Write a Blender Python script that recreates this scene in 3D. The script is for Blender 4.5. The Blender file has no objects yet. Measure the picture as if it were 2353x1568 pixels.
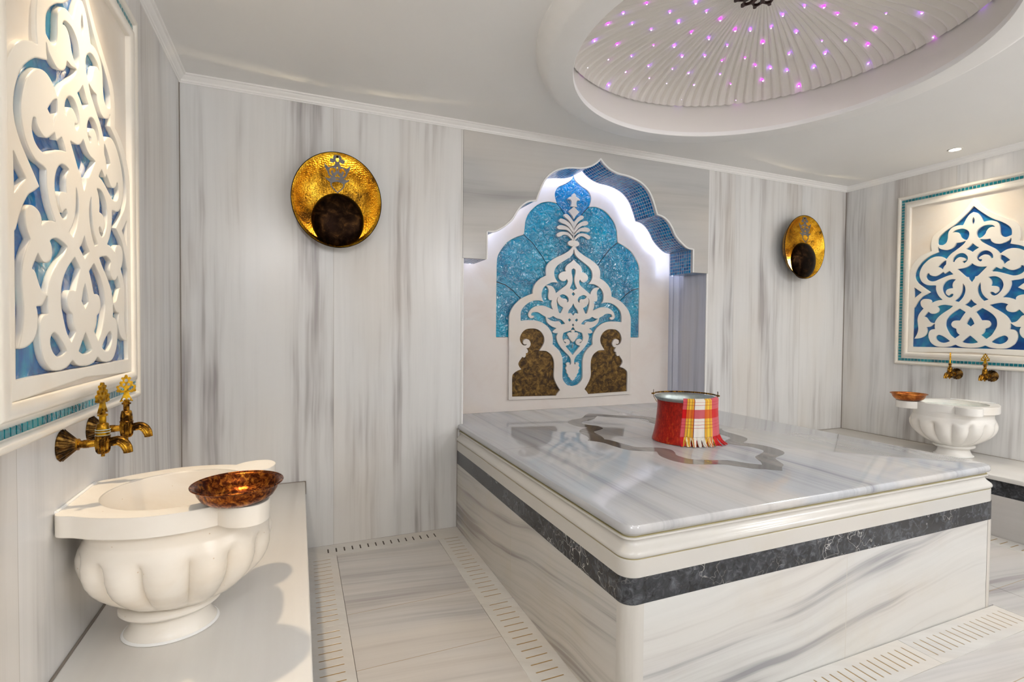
import bpy, bmesh, math, random
import numpy as np
from mathutils import Vector, Matrix
random.seed(7)
PI = math.pi
SC = bpy.context.scene
COL = SC.collection
DATA = {
 'PANEL': {
 'top': [(0, 2.0843), (-0.0256, 2.0532), (-0.057, 2.021), (-0.089, 1.9902), (-0.1216, 1.9649), (-0.155, 1.9451), (-0.1887, 1.9169), (-0.2073, 1.8898), (-0.2109, 1.8621), (-0.2096, 1.8478), (-0.2011, 1.8445), (-0.1802, 1.8394), (-0.1632, 1.8468), (-0.1532, 1.8612), (-0.1486, 1.8844), (-0.1475, 1.912), (-0.1412, 1.9348), (-0.1248, 1.9536), (-0.1016, 1.9632), (-0.0786, 1.9648), (-0.059, 1.9612), (-0.0528, 1.9736), (-0.0405, 2.0022), (-0.0219, 2.0293), (0, 2.0421)],
 'big': [(-0.2085, 1.8294), (-0.2084, 1.8092), (-0.2035, 1.7924), (-0.2279, 1.7835), (-0.2562, 1.773), (-0.2847, 1.7541), (-0.3134, 1.7286), (-0.3351, 1.6978), (-0.3494, 1.6658), (-0.3557, 1.6329), (-0.3515, 1.6073), (-0.3425, 1.5894), (-0.3292, 1.5716), (-0.3066, 1.5511), (-0.277, 1.5262), (-0.2495, 1.5018), (-0.2727, 1.4872), (-0.298, 1.4738), (-0.3197, 1.4501), (-0.3378, 1.4217), (-0.3523, 1.3929), (-0.3579, 1.3889), (-0.3589, 1.2209), (-0.3605, 1.0939), (-0.1739, 1.0959), (0, 1.0948), (0, 1.0983), (-0.0401, 1.1007), (-0.0663, 1.108), (-0.0862, 1.1172), (-0.1127, 1.1045), (-0.1431, 1.0994), (-0.1671, 1.0986), (-0.1984, 1.1015), (-0.2233, 1.115), (-0.2415, 1.1349), (-0.2527, 1.1634), (-0.255, 1.188), (-0.2499, 1.2107), (-0.2359, 1.2251), (-0.2129, 1.2293), (-0.2163, 1.2455), (-0.2152, 1.2643), (-0.2196, 1.2684), (-0.2328, 1.2558), (-0.2469, 1.2456), (-0.2722, 1.2436), (-0.2665, 1.2332), (-0.2644, 1.2126), (-0.2712, 1.1878), (-0.2891, 1.1689), (-0.3184, 1.158), (-0.3483, 1.1553), (-0.332, 1.1871), (-0.3233, 1.2248), (-0.3257, 1.2582), (-0.3301, 1.2959), (-0.3251, 1.3293), (-0.3107, 1.3581), (-0.2909, 1.3824), (-0.3059, 1.3995), (-0.3125, 1.4206), (-0.3102, 1.4392), (-0.2939, 1.4529), (-0.2721, 1.4538), (-0.2504, 1.4466), (-0.2412, 1.4338), (-0.2428, 1.4216), (-0.2587, 1.4108), (-0.2392, 1.4215), (-0.2216, 1.4309), (-0.1937, 1.4397), (-0.1694, 1.4405), (-0.1906, 1.4637), (-0.205, 1.4888), (-0.2143, 1.5219), (-0.213, 1.5482), (-0.2307, 1.5516), (-0.2594, 1.5537), (-0.2849, 1.564), (-0.3072, 1.5844), (-0.3206, 1.6126), (-0.3248, 1.6425), (-0.3179, 1.6751), (-0.302, 1.7066), (-0.2806, 1.7309), (-0.2557, 1.7504), (-0.231, 1.7596), (-0.2099, 1.7617), (-0.1889, 1.7574), (-0.1714, 1.748), (-0.1533, 1.7329), (-0.1507, 1.7366), (-0.1375, 1.7556), (-0.121, 1.7732), (-0.0981, 1.7898), (-0.0722, 1.8096), (-0.0498, 1.8296), (-0.038, 1.8491), (-0.0566, 1.8443), (-0.0761, 1.8414), (-0.0975, 1.8427), (-0.1054, 1.8223), (-0.1251, 1.8054), (-0.152, 1.7993), (-0.1726, 1.8042), (-0.1953, 1.8154), (-0.205, 1.8309)],
 'tri': [(-0.358, 1.5466), (-0.3321, 1.5238), (-0.3058, 1.5042), (-0.3314, 1.4841), (-0.3565, 1.4603)],
 'leafeye': [(-0.1546, 1.7275), (-0.1776, 1.7146), (-0.2066, 1.6849), (-0.189, 1.6745), (-0.1748, 1.6569), (-0.1706, 1.6737), (-0.1633, 1.6878), (-0.1546, 1.698)],
 'curl': [(-0.2602, 1.6445), (-0.2735, 1.6417), (-0.2794, 1.6258), (-0.2803, 1.6155), (-0.2753, 1.6007), (-0.2628, 1.5889), (-0.2419, 1.5814), (-0.2171, 1.583), (-0.1893, 1.5948), (-0.1619, 1.6064), (-0.1349, 1.6158), (-0.1081, 1.6204), (-0.119, 1.6341), (-0.1327, 1.6478), (-0.1488, 1.6371), (-0.1606, 1.6295), (-0.1695, 1.6456), (-0.1831, 1.6361), (-0.2003, 1.6236), (-0.2177, 1.6171), (-0.2355, 1.62), (-0.2516, 1.6281), (-0.259, 1.6361)],
 'petal': [(-0.1272, 1.9094), (-0.1109, 1.9295), (-0.0879, 1.9372), (-0.0618, 1.9372), (-0.0389, 1.9266), (-0.0242, 1.9105), (-0.0206, 1.8907), (-0.025, 1.8683), (-0.0342, 1.8536), (-0.0537, 1.8613), (-0.0703, 1.8795), (-0.0756, 1.896), (-0.0874, 1.9136), (-0.1041, 1.9204), (-0.119, 1.9171)],
 'tear': [(0, 2.0085), (-0.0054, 1.9934), (-0.0072, 1.9746), (0, 1.951)],
 'dia1': [(0, 1.827), (-0.0204, 1.804), (-0.0378, 1.7911), (-0.0167, 1.7785), (0, 1.7639)],
 'cres': [(-0.1164, 1.7102), (-0.1119, 1.7365), (-0.0941, 1.7578), (-0.0713, 1.7665), (-0.0484, 1.7615), (-0.032, 1.7458), (-0.0252, 1.7275), (-0.0296, 1.7068), (-0.0438, 1.693), (-0.0542, 1.6974), (-0.0554, 1.71), (-0.0393, 1.7099), (-0.0363, 1.7193), (-0.051, 1.732), (-0.0707, 1.7391), (-0.087, 1.7334), (-0.0999, 1.7192), (-0.103, 1.7078)],
 'heart': [(0, 1.6879), (-0.0178, 1.6707), (-0.0432, 1.6588), (-0.0855, 1.6555), (-0.0621, 1.6288), (-0.0357, 1.5987), (-0.0203, 1.5934), (-0.0162, 1.578), (0, 1.5524)],
 'circ': [(-0.0909, 1.583), (-0.1142, 1.5862), (-0.1377, 1.5823), (-0.1579, 1.568), (-0.1712, 1.545), (-0.1749, 1.5192), (-0.1668, 1.4905), (-0.1493, 1.4662), (-0.1305, 1.4556), (-0.1121, 1.4614), (-0.104, 1.4755), (-0.1108, 1.4831), (-0.1241, 1.4779), (-0.1341, 1.4686), (-0.1461, 1.4792), (-0.1522, 1.4936), (-0.1467, 1.5112), (-0.1299, 1.52), (-0.1081, 1.5216), (-0.1118, 1.5405), (-0.1087, 1.56), (-0.1006, 1.5732)],
 'sliv': [(-0.0511, 1.5534), (-0.0394, 1.5331), (-0.0341, 1.5055), (-0.0384, 1.4747), (-0.0509, 1.4463), (-0.0716, 1.4207), (-0.0982, 1.4302), (-0.0787, 1.4477), (-0.0627, 1.4723), (-0.055, 1.4991), (-0.0523, 1.5301)],
 'dia2': [(0, 1.4398), (-0.0166, 1.4155), (-0.0356, 1.4008), (-0.0161, 1.3884), (0, 1.3763)],
 'lobe': [(-0.1042, 1.3937), (-0.1312, 1.4008), (-0.162, 1.4052), (-0.1861, 1.401), (-0.2034, 1.3931), (-0.1945, 1.3831), (-0.1914, 1.3668), (-0.1992, 1.3509), (-0.2201, 1.3413), (-0.2415, 1.3438), (-0.2596, 1.3587), (-0.2738, 1.3405), (-0.2881, 1.3223), (-0.2734, 1.3158), (-0.2622, 1.2991), (-0.2475, 1.2804), (-0.2296, 1.2741), (-0.2175, 1.2728), (-0.2121, 1.2862), (-0.2019, 1.3064), (-0.1814, 1.3302), (-0.1508, 1.3556), (-0.124, 1.3746)],
 'inner': [(-0.0643, 1.3746), (-0.0282, 1.3481), (-0.0439, 1.3233), (-0.0612, 1.2892), (-0.0793, 1.2906), (-0.0991, 1.2869), (-0.1105, 1.2732), (-0.112, 1.2573), (-0.1017, 1.2414), (-0.0816, 1.2316), (-0.0796, 1.2139), (-0.0711, 1.1982), (-0.0595, 1.1886), (-0.0708, 1.1786), (-0.0903, 1.1605), (-0.1175, 1.1858), (-0.1349, 1.2175), (-0.1456, 1.2454), (-0.1477, 1.2695), (-0.143, 1.2974), (-0.1266, 1.325), (-0.1002, 1.3501)],
 'kite': [(0, 1.3147), (-0.0129, 1.2936), (-0.0236, 1.2666), (0, 1.2453)],
 'drop': [(-0.1167, 1.1421), (-0.1408, 1.1635), (-0.1685, 1.1811), (-0.1894, 1.1869), (-0.205, 1.1765), (-0.2064, 1.1602), (-0.1939, 1.1422), (-0.1711, 1.1307), (-0.1436, 1.1314)],
 'tri2': [(0, 1.1855), (-0.0251, 1.1619), (-0.0472, 1.138), (-0.0245, 1.1308), (0, 1.1288)],
 'outer': [(0, 2.1415), (-0.0205, 2.1097), (-0.0452, 2.0727), (-0.0737, 2.0438), (-0.106, 2.0151), (-0.1557, 1.9811), (-0.2033, 1.9496), (-0.2378, 1.9191), (-0.2513, 1.8846), (-0.2532, 1.8359), (-0.2479, 1.8046), (-0.2747, 1.798), (-0.3109, 1.7822), (-0.3401, 1.7609), (-0.3658, 1.7305), (-0.3822, 1.6987), (-0.3931, 1.666), (-0.3958, 1.6028), (-0.392, 1.0506), (0, 1.0682)]},
 'FRET': {
 'outer': [(0, 1.8232), (-0.0069, 1.8166), (-0.0229, 1.7973), (-0.0504, 1.7732), (-0.0959, 1.7481), (-0.1546, 1.7204), (-0.1991, 1.6898), (-0.2211, 1.6607), (-0.2275, 1.6286), (-0.2249, 1.591), (-0.2646, 1.5712), (-0.2994, 1.542), (-0.321, 1.5096), (-0.3294, 1.4778), (-0.3293, 1.4581), (-0.3639, 1.4451), (-0.4152, 1.422), (-0.4575, 1.3876), (-0.4868, 1.3519), (-0.5055, 1.3089), (-0.5094, 1.2624), (-0.5081, 0.706), (0, 0.6992)],
 'inner': [(0, 1.7968), (-0.0042, 1.7823), (-0.0109, 1.7575), (-0.0361, 1.7317), (-0.0863, 1.7004), (-0.1315, 1.6697), (-0.156, 1.6363), (-0.1601, 1.6001), (-0.1485, 1.5686), (-0.1256, 1.5415), (-0.1528, 1.5443), (-0.1843, 1.541), (-0.2243, 1.5214), (-0.2462, 1.5006), (-0.2592, 1.4684), (-0.259, 1.4367), (-0.25, 1.4131), (-0.241, 1.4015), (-0.2676, 1.4086), (-0.3027, 1.4096), (-0.3376, 1.4027), (-0.3763, 1.382), (-0.4062, 1.3538), (-0.421, 1.3222), (-0.4227, 1.2636), (-0.3712, 1.2682), (-0.3104, 1.2671), (-0.2664, 1.2574), (-0.2353, 1.2422), (-0.2039, 1.2182), (-0.1766, 1.1783), (-0.1672, 1.1381), (-0.1678, 1.0938), (-0.1395, 1.0735), (-0.112, 1.045), (-0.0935, 1.0123), (-0.0843, 0.9675), (-0.0844, 0.8535), (-0.0706, 0.8205), (-0.0429, 0.795), (0, 0.7861)],
 'motif': [(0, 1.7196), (-0.0218, 1.6981), (-0.0494, 1.6803), (-0.0652, 1.6612), (-0.0696, 1.6408), (-0.0626, 1.6291), (-0.0901, 1.6256), (-0.115, 1.6103), (-0.1239, 1.5898), (-0.1145, 1.5681), (-0.0939, 1.5569), (-0.071, 1.5579), (-0.0551, 1.5748), (-0.0457, 1.557), (-0.057, 1.5322), (-0.0843, 1.5109), (-0.1205, 1.4854), (-0.1453, 1.4664), (-0.15, 1.4843), (-0.166, 1.5077), (-0.1885, 1.5188), (-0.2265, 1.5213), (-0.2085, 1.5021), (-0.2016, 1.4824), (-0.2058, 1.4543), (-0.2056, 1.4304), (-0.1966, 1.4167), (-0.1741, 1.4146), (-0.1807, 1.3911), (-0.176, 1.3672), (-0.1668, 1.3474), (-0.1961, 1.3587), (-0.2319, 1.3718), (-0.2673, 1.3749), (-0.3068, 1.368), (-0.3415, 1.3475), (-0.3586, 1.3235), (-0.3628, 1.2998), (-0.3497, 1.2843), (-0.328, 1.2827), (-0.3171, 1.2927), (-0.3216, 1.3013), (-0.3368, 1.3003), (-0.3421, 1.308), (-0.3326, 1.322), (-0.3065, 1.3265), (-0.2801, 1.3231), (-0.2491, 1.3058), (-0.2246, 1.2923), (-0.2222, 1.2783), (-0.2086, 1.2505), (-0.1725, 1.2245), (-0.1362, 1.2127), (-0.1587, 1.1985), (-0.1676, 1.1843), (-0.1495, 1.1764), (-0.1246, 1.1765), (-0.1357, 1.1542), (-0.1286, 1.1179), (-0.1031, 1.0773), (-0.0661, 1.0405), (-0.0289, 1.0074), (-0.0149, 0.9827), (-0.0126, 0.9581), (-0.0173, 0.945), (-0.0266, 0.9481), (-0.0242, 0.9603), (-0.0428, 0.9627), (-0.0544, 0.9527), (-0.0484, 0.9362), (-0.059, 0.9222), (-0.0488, 0.9015), (-0.0498, 0.8873), (-0.0373, 0.8726), (-0.0336, 0.8561), (-0.021, 0.8476), (-0.0173, 0.8351), (0, 0.8256)],
 'pocket': [(-0.1642, 1.3013), (-0.1369, 1.2856), (-0.0958, 1.2742), (-0.0643, 1.2454), (-0.1001, 1.2405), (-0.1048, 1.2538), (-0.1231, 1.2641), (-0.1503, 1.2625), (-0.1819, 1.2681), (-0.2066, 1.2818), (-0.2156, 1.2884), (-0.191, 1.2876)],
 'slit': [(0, 1.6544), (-0.0166, 1.6436), (-0.0163, 1.6192), (-0.009, 1.5911), (-0.0087, 1.5586), (-0.0177, 1.5298), (-0.0313, 1.5057), (-0.015, 1.5006), (0, 1.4898)],
 'd1': [(0, 1.4808), (-0.0151, 1.4648), (0, 1.451)],
 'cres': [(-0.1134, 1.4514), (-0.0929, 1.4601), (-0.07, 1.4569), (-0.0469, 1.4434), (-0.0374, 1.4234), (-0.0419, 1.407), (-0.0534, 1.4027), (-0.0521, 1.4169), (-0.0628, 1.4287), (-0.0881, 1.43), (-0.1064, 1.4395)],
 'eye': [(-0.1224, 1.443), (-0.1313, 1.4247), (-0.1289, 1.4046), (-0.1127, 1.3809), (-0.0829, 1.3634), (-0.0919, 1.345), (-0.1031, 1.3225), (-0.1168, 1.3243), (-0.1261, 1.3523), (-0.1341, 1.3843), (-0.1371, 1.4124), (-0.1323, 1.4327)],
 'mid': [(0, 1.398), (-0.0137, 1.3712), (-0.0367, 1.3462), (-0.0434, 1.3217), (-0.0179, 1.3262), (0, 1.3062)],
 'd2': [(-0.0315, 1.2873), (-0.0151, 1.2733), (-0.0312, 1.2608), (-0.0429, 1.2749)],
 'd3': [(0, 1.249), (-0.0101, 1.2366), (0, 1.2265)],
 'vase': [(0, 1.2242), (-0.0167, 1.2059), (-0.0119, 1.1815), (-0.0235, 1.1843), (-0.0397, 1.1809), (-0.0479, 1.1666), (-0.0357, 1.1536), (-0.03, 1.1402), (-0.0197, 1.1291), (-0.0136, 1.1189), (0, 1.1066), (0, 1.0124), (-0.0103, 1.0277), (-0.0338, 1.0524), (-0.0619, 1.0832), (-0.0342, 1.0932), (-0.0251, 1.1095), (-0.0322, 1.1279), (-0.0531, 1.1361), (-0.0738, 1.13), (-0.0769, 1.1178), (-0.0645, 1.1137), (-0.0538, 1.108), (-0.0621, 1.1027), (-0.076, 1.1137), (-0.0853, 1.1345), (-0.0864, 1.1507), (-0.0789, 1.1787), (0, 1.2032)],
 'bronze': [(-0.483, 0.7283), (-0.4832, 0.8729), (-0.4683, 0.896), (-0.4427, 0.911), (-0.4149, 0.9202), (-0.432, 0.9421), (-0.4374, 0.9618), (-0.4276, 0.9813), (-0.4125, 1.0007), (-0.4104, 1.0105), (-0.3996, 1.0044), (-0.3867, 1.0042), (-0.3794, 1.0199), (-0.3803, 1.0337), (-0.3674, 1.0355), (-0.3631, 1.0473), (-0.3697, 1.0632), (-0.3806, 1.0711), (-0.3611, 1.071), (-0.3461, 1.0867), (-0.3441, 1.1064), (-0.3572, 1.1282), (-0.3789, 1.1341), (-0.4003, 1.1243), (-0.4023, 1.1046), (-0.3915, 1.0948), (-0.37, 1.0986), (-0.3829, 1.0888), (-0.4044, 1.0929), (-0.4225, 1.1145), (-0.4262, 1.1458), (-0.4093, 1.1811), (-0.3794, 1.2029), (-0.3405, 1.2091), (-0.2968, 1.2055), (-0.2614, 1.1858), (-0.239, 1.154), (-0.2343, 1.1261), (-0.2429, 1.0941), (-0.2736, 1.0505), (-0.2381, 1.0494), (-0.2113, 1.0439), (-0.1752, 1.0174), (-0.1572, 0.9809), (-0.1527, 0.9364), (-0.1551, 0.8677), (-0.1438, 0.8269), (-0.1256, 0.7938), (-0.1025, 0.7605), (-0.1251, 0.737), (-0.134, 0.7211)]},
 'FINIAL': {
 'lily': [(0, 2.2056), (-0.0148, 2.1919), (-0.0169, 2.1755), (-0.0353, 2.1743), (-0.0513, 2.1598), (-0.0466, 2.1542), (-0.0305, 2.1559), (-0.0211, 2.1428), (-0.0208, 2.1226), (-0.0276, 2.1078), (-0.0183, 2.1047), (0, 2.1072)],
 'dia': [(0, 2.1087), (-0.0181, 2.0906), (-0.0446, 2.0699), (-0.0268, 2.0514), (-0.0128, 2.0366), (0, 2.0132)],
 'stem': [(0, 2.0034), (-0.006, 1.9785), (-0.0069, 1.938), (-0.0054, 1.8976), (-0.0068, 1.861), (0, 1.8594)],
 'bead': [(0, 1.8615), (-0.0244, 1.8577), (-0.0427, 1.8482), (-0.0494, 1.8356), (-0.0399, 1.8222), (-0.019, 1.8155), (0, 1.8136)]},
 'LEAVES': [[(-0.0028, 1.9869), (-0.0124, 2.0063), (-0.0358, 2.0324), (-0.059, 2.0464), (-0.0773, 2.0447), (-0.084, 2.034), (-0.0725, 2.021), (-0.0493, 2.007), (-0.0307, 1.9885), (-0.0142, 1.9657), (-0.0022, 1.9384)], [(-0.0045, 1.9341), (-0.0211, 1.9651), (-0.0445, 1.9873), (-0.0768, 2.0046), (-0.1088, 2.0097), (-0.1223, 1.9985), (-0.1199, 1.9887), (-0.0993, 1.9765), (-0.0718, 1.9708), (-0.0441, 1.9551), (-0.0254, 1.9365), (-0.0065, 1.9137)], [(-0.0041, 1.9017), (-0.0253, 1.9284), (-0.0486, 1.9487), (-0.0808, 1.96), (-0.1173, 1.9609), (-0.1375, 1.9492), (-0.1374, 1.9392), (-0.1215, 1.9305), (-0.0896, 1.9312), (-0.0576, 1.9298), (-0.0344, 1.9175), (-0.0063, 1.8935)], [(-0.0036, 1.8693), (-0.0202, 1.8924), (-0.0435, 1.9107), (-0.0712, 1.9166), (-0.1076, 1.9136), (-0.1369, 1.8993), (-0.1413, 1.8849), (-0.1299, 1.8758), (-0.1118, 1.8792), (-0.0846, 1.8934), (-0.0571, 1.8935), (-0.0339, 1.8812), (-0.0082, 1.8589)]],
 'SHELL': [(0.0112, 2.3452), (-0.0153, 2.3056), (-0.0618, 2.2708), (-0.1211, 2.2406), (-0.147, 2.2087), (-0.1531, 2.1732), (-0.1428, 2.1337), (-0.1328, 2.1191), (-0.1722, 2.1261), (-0.2176, 2.1231), (-0.2751, 2.1028), (-0.3255, 2.0635), (-0.3628, 2.0201), (-0.3842, 1.9671), (-0.3899, 1.9156), (-0.3957, 1.8743), (-0.4543, 1.8511), (-0.515, 1.8156), (-0.557, 1.768), (-0.5867, 1.7214), (-0.5983, 1.6707), (-0.5993, 1.5549)],
 'SEAMS': [[(-0.1328, 2.1191), (-0.0994, 2.0857), (-0.0724, 2.0503), (-0.045, 2.003), (-0.0106, 1.9412), (0.0107, 1.8661)], [(-0.3957, 1.8743), (-0.3228, 1.8183), (-0.2454, 1.7259), (-0.2093, 1.6731)], [(-0.5994, 1.5308), (-0.5342, 1.5154), (-0.4779, 1.478), (-0.4141, 1.4219)]],
 'HOOD': [(2.4175, 2.3532), (2.4484, 2.3223), (2.5002, 2.2911), (2.5655, 2.272), (2.6315, 2.2664), (2.6987, 2.2524), (2.767, 2.2243), (2.823, 2.1745), (2.8589, 2.1105), (2.8919, 2.0258), (2.9452, 2.0136), (2.9886, 1.986), (3.0255, 1.9431), (3.0555, 1.8935), (3.1077, 1.8451), (3.1677, 1.8084), (3.2469, 1.799), (3.2389, 1.6357)],
 'INLAY_O': [(2.4005, 0.0735), (2.3379, 0.0281), (2.2783, -0.0432), (2.2358, -0.0813), (2.1621, -0.1064), (2.1173, -0.1404), (2.0918, -0.172), (2.0788, -0.2152), (2.0767, -0.2686), (2.0846, -0.3241), (2.1202, -0.3666), (2.073, -0.385), (2.0258, -0.4301), (2.0065, -0.4633), (1.9931, -0.5106), (1.9885, -0.5657), (1.9759, -0.6097), (1.9577, -0.6442), (1.9313, -0.6745), (1.954, -0.6944), (1.9811, -0.7488), (1.987, -0.8202), (1.9954, -0.8843), (2.0142, -0.9306), (2.0535, -0.9647), (2.116, -0.9979), (2.1102, -1.0121), (2.0812, -1.0636), (2.0715, -1.1138), (2.074, -1.172), (2.096, -1.2243), (2.1352, -1.2554), (2.1851, -1.2746), (2.2241, -1.2874), (2.2523, -1.311), (2.2784, -1.3523), (2.3039, -1.3926), (2.3445, -1.4182), (2.4121, -1.4591), (2.4871, -1.4116), (2.5168, -1.3801), (2.548, -1.3363), (2.5841, -1.3035), (2.6328, -1.2799), (2.6833, -1.2618), (2.7117, -1.2406), (2.7522, -1.1896), (2.7729, -1.1205), (2.7644, -1.0734), (2.7435, -1.0355), (2.7071, -1.0066), (2.7681, -0.9749), (2.8077, -0.9412), (2.8429, -0.887), (2.8553, -0.8122), (2.8786, -0.7371), (2.9076, -0.6955), (2.8631, -0.669), (2.8567, -0.6204)],
 'INLAY_I': [(2.4072, -0.0349), (2.3638, -0.0653), (2.3164, -0.1196), (2.2589, -0.1589), (2.1969, -0.1862), (2.164, -0.2148), (2.154, -0.2586), (2.1734, -0.3044), (2.2013, -0.3449), (2.1959, -0.4019), (2.1835, -0.426), (2.1447, -0.4537), (2.0973, -0.4771), (2.0802, -0.4975), (2.0691, -0.5454), (2.06, -0.6048), (2.0392, -0.6631), (2.0312, -0.6777), (2.0453, -0.7003), (2.0574, -0.7556), (2.0645, -0.8233), (2.0845, -0.8879), (2.1419, -0.9177), (2.1884, -0.9487), (2.2051, -0.9957), (2.1882, -1.0417), (2.1612, -1.0818), (2.1562, -1.1165), (2.1645, -1.1667), (2.2062, -1.1976), (2.2547, -1.2208), (2.304, -1.243), (2.3346, -1.2828), (2.3603, -1.3256), (2.4199, -1.3592), (2.4418, -1.3404), (2.4739, -1.2965), (2.5169, -1.254), (2.5658, -1.2234), (2.6291, -1.1962), (2.6547, -1.1796), (2.672, -1.1455), (2.6679, -1.1022), (2.6465, -1.0655), (2.6267, -1.0066), (2.6428, -0.9592), (2.6632, -0.9354), (2.7338, -0.8969), (2.7465, -0.885), (2.7724, -0.8259), (2.7795, -0.7748), (2.8041, -0.6999), (2.7941, -0.6865)],
 'STARS': [(-0.4766, 0.3626), (-0.2567, 0.303), (-0.0908, 0.2447), (0.0162, 0.2662), (-0.5055, 0.4451), (-0.3838, 0.4215), (-0.1634, 0.3511), (-0.2606, 0.4356), (-0.0464, 0.3953), (0.145, 0.2972), (0.2128, 0.2666), (0.2865, 0.2077), (-0.5081, 0.5618), (-0.3678, 0.5724), (-0.1688, 0.5343), (-0.0553, 0.5099), (0.0732, 0.399), (0.2014, 0.4041), (0.3464, 0.3076), (-0.3485, 0.6807), (-0.2328, 0.6368), (0.0409, 0.5607), (0.1555, 0.5149), (0.269, 0.5073), (-0.443, 0.7362), (-0.0886, 0.6804), (0.0602, 0.6607), (0.1711, 0.6565), (0.3619, 0.4372), (0.4611, 0.4558), (0.543, 0.429), (0.5322, 0.3041), (0.6312, 0.3958), (-0.1902, 0.7492), (-0.0206, 0.7598), (0.1064, 0.7642), (0.2678, 0.7181), (0.3415, 0.593), (0.4534, 0.6244), (0.5852, 0.5148), (-0.2419, 0.8397), (-0.0594, 0.8487), (0.2656, 0.8259), (0.5589, 0.6821), (-0.4047, 0.2825), (-0.1855, 0.2113), (0.2599, 0.1197), (0.2945, 0.0332), (0.3693, -0.0076), (0.4638, -0.007), (0.627, -0.1231), (0.7259, -0.2164), (0.7849, -0.4021), (0.598, -0.006), (0.6921, -0.0359), (0.4219, 0.1749), (0.5788, 0.1542), (0.6651, 0.0916), (0.7664, 0.0449), (0.868, -0.1893), (0.6718, 0.2035), (0.7163, 0.3001), (0.8653, 0.1057), (0.7584, 0.4221)]}

# ------------------------------------------------------------------ objects
def link(o, parent=None):
    COL.objects.link(o)
    if parent is not None:
        o.parent = parent
    return o

def thing(name, label, cat, loc=(0, 0, 0), rotz=0.0, group=None):
    o = bpy.data.objects.new(name, None)
    o.location = loc
    o.rotation_euler = (0, 0, rotz)
    o.empty_display_size = 0.05
    link(o)
    o['label'] = label
    o['category'] = cat
    if group:
        o['group'] = group
    return o

def tag(o, label, cat, group=None):
    o['label'] = label
    o['category'] = cat
    if group:
        o['group'] = group
    return o

def finish(me, smooth=None):
    if smooth is not None:
        me.polygons.foreach_set('use_smooth', [True] * len(me.polygons))
        if smooth < 179:
            me.set_sharp_from_angle(angle=math.radians(smooth))
    me.update()

def obj(name, bm, mat, parent=None, smooth=None, label=None, kind=None, recalc=True):
    if isinstance(bm, bpy.types.Mesh):
        me = bm
    else:
        if recalc:
            bmesh.ops.recalc_face_normals(bm, faces=bm.faces)
        me = bpy.data.meshes.new(name)
        bm.to_mesh(me)
        bm.free()
    me.name = name
    if mat is not None:
        me.materials.clear()
        me.materials.append(mat)
    finish(me, smooth)
    o = bpy.data.objects.new(name, me)
    link(o, parent)
    if label:
        o['label'] = label
    if kind:
        o['kind'] = kind
    return o

def copy_tree(o, parent=None):
    c = o.copy()
    link(c)
    c.parent = parent
    for ch in list(o.children):
        copy_tree(ch, c)
    return c

# ------------------------------------------------------------------ mesh helpers
def box(bm, x0, x1, y0, y1, z0, z1, M=None):
    vs = [bm.verts.new((x, y, z)) for x in (x0, x1) for y in (y0, y1) for z in (z0, z1)]
    if M is not None:
        for v in vs:
            v.co = M @ v.co
    for f in ((0, 1, 3, 2), (4, 6, 7, 5), (0, 4, 5, 1), (2, 3, 7, 6), (0, 2, 6, 4), (1, 5, 7, 3)):
        bm.faces.new([vs[i] for i in f])
    return vs

def boxes(*bs):
    bm = bmesh.new()
    for b in bs:
        box(bm, *b)
    return bm

def bevel(bm, w, seg=2):
    bmesh.ops.bevel(bm, geom=list(bm.edges), offset=w, segments=seg, affect='EDGES', profile=0.5)
    return bm

def grid(bm, rows, wrap_u=False, wrap_v=False, cap0=False, cap1=False):
    """rows: list of lists of 3D points -> quads"""
    V = [[bm.verts.new(p) for p in r] for r in rows]
    n, m = len(V), len(V[0])
    for i in range(n if wrap_v else n - 1):
        a, b = V[i], V[(i + 1) % n]
        for j in range(m if wrap_u else m - 1):
            k = (j + 1) % m
            bm.faces.new((a[j], a[k], b[k], b[j]))
    if cap0:
        bm.faces.new(V[0])
    if cap1:
        bm.faces.new(V[-1])
    return V

def lathe(bm, prof, n=48, M=None, cap0=True, cap1=True, sx=1.0, sy=1.0, mod=None):
    rows = []
    for i, (r, z) in enumerate(prof):
        row = []
        for j in range(n):
            a = 2 * PI * j / n
            k = mod(i, a) if mod else 1.0
            p = Vector((r * k * sx * math.cos(a), r * k * sy * math.sin(a), z))
            row.append(M @ p if M is not None else p)
        rows.append(row)
    grid(bm, rows, wrap_u=True, cap0=cap0 and prof[0][0] > 1e-6, cap1=cap1 and prof[-1][0] > 1e-6)
    bmesh.ops.remove_doubles(bm, verts=bm.verts, dist=1e-6)
    return bm

def tube(bm, pts, rad, n=10, closed=False, flute=0.0, nf=0):
    pts = [Vector(p) for p in pts]
    m = len(pts)
    rows = []
    up = Vector((0, 0, 1))
    prev = None
    for i, p in enumerate(pts):
        a = pts[(i - 1) % m] if (closed or i > 0) else p
        b = pts[(i + 1) % m] if (closed or i < m - 1) else p
        t = (b - a).normalized()
        if prev is None:
            s = t.cross(up)
            if s.length < 1e-3:
                s = t.cross(Vector((1, 0, 0)))
        else:
            s = prev - t * prev.dot(t)
        s.normalize()
        prev = s
        q = t.cross(s)
        r = rad[i] if isinstance(rad, (list, tuple)) else rad
        rows.append([p + (s * math.cos(w) + q * math.sin(w)) * r * (1 + flute * math.cos(nf * w)) for w in [2 * PI * k / n for k in range(n)]])
    grid(bm, rows, wrap_u=True, wrap_v=closed, cap0=not closed, cap1=not closed)
    return bm

def rod(bm, p, q, r, n=12):
    return tube(bm, [p, q], r, n)

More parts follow.
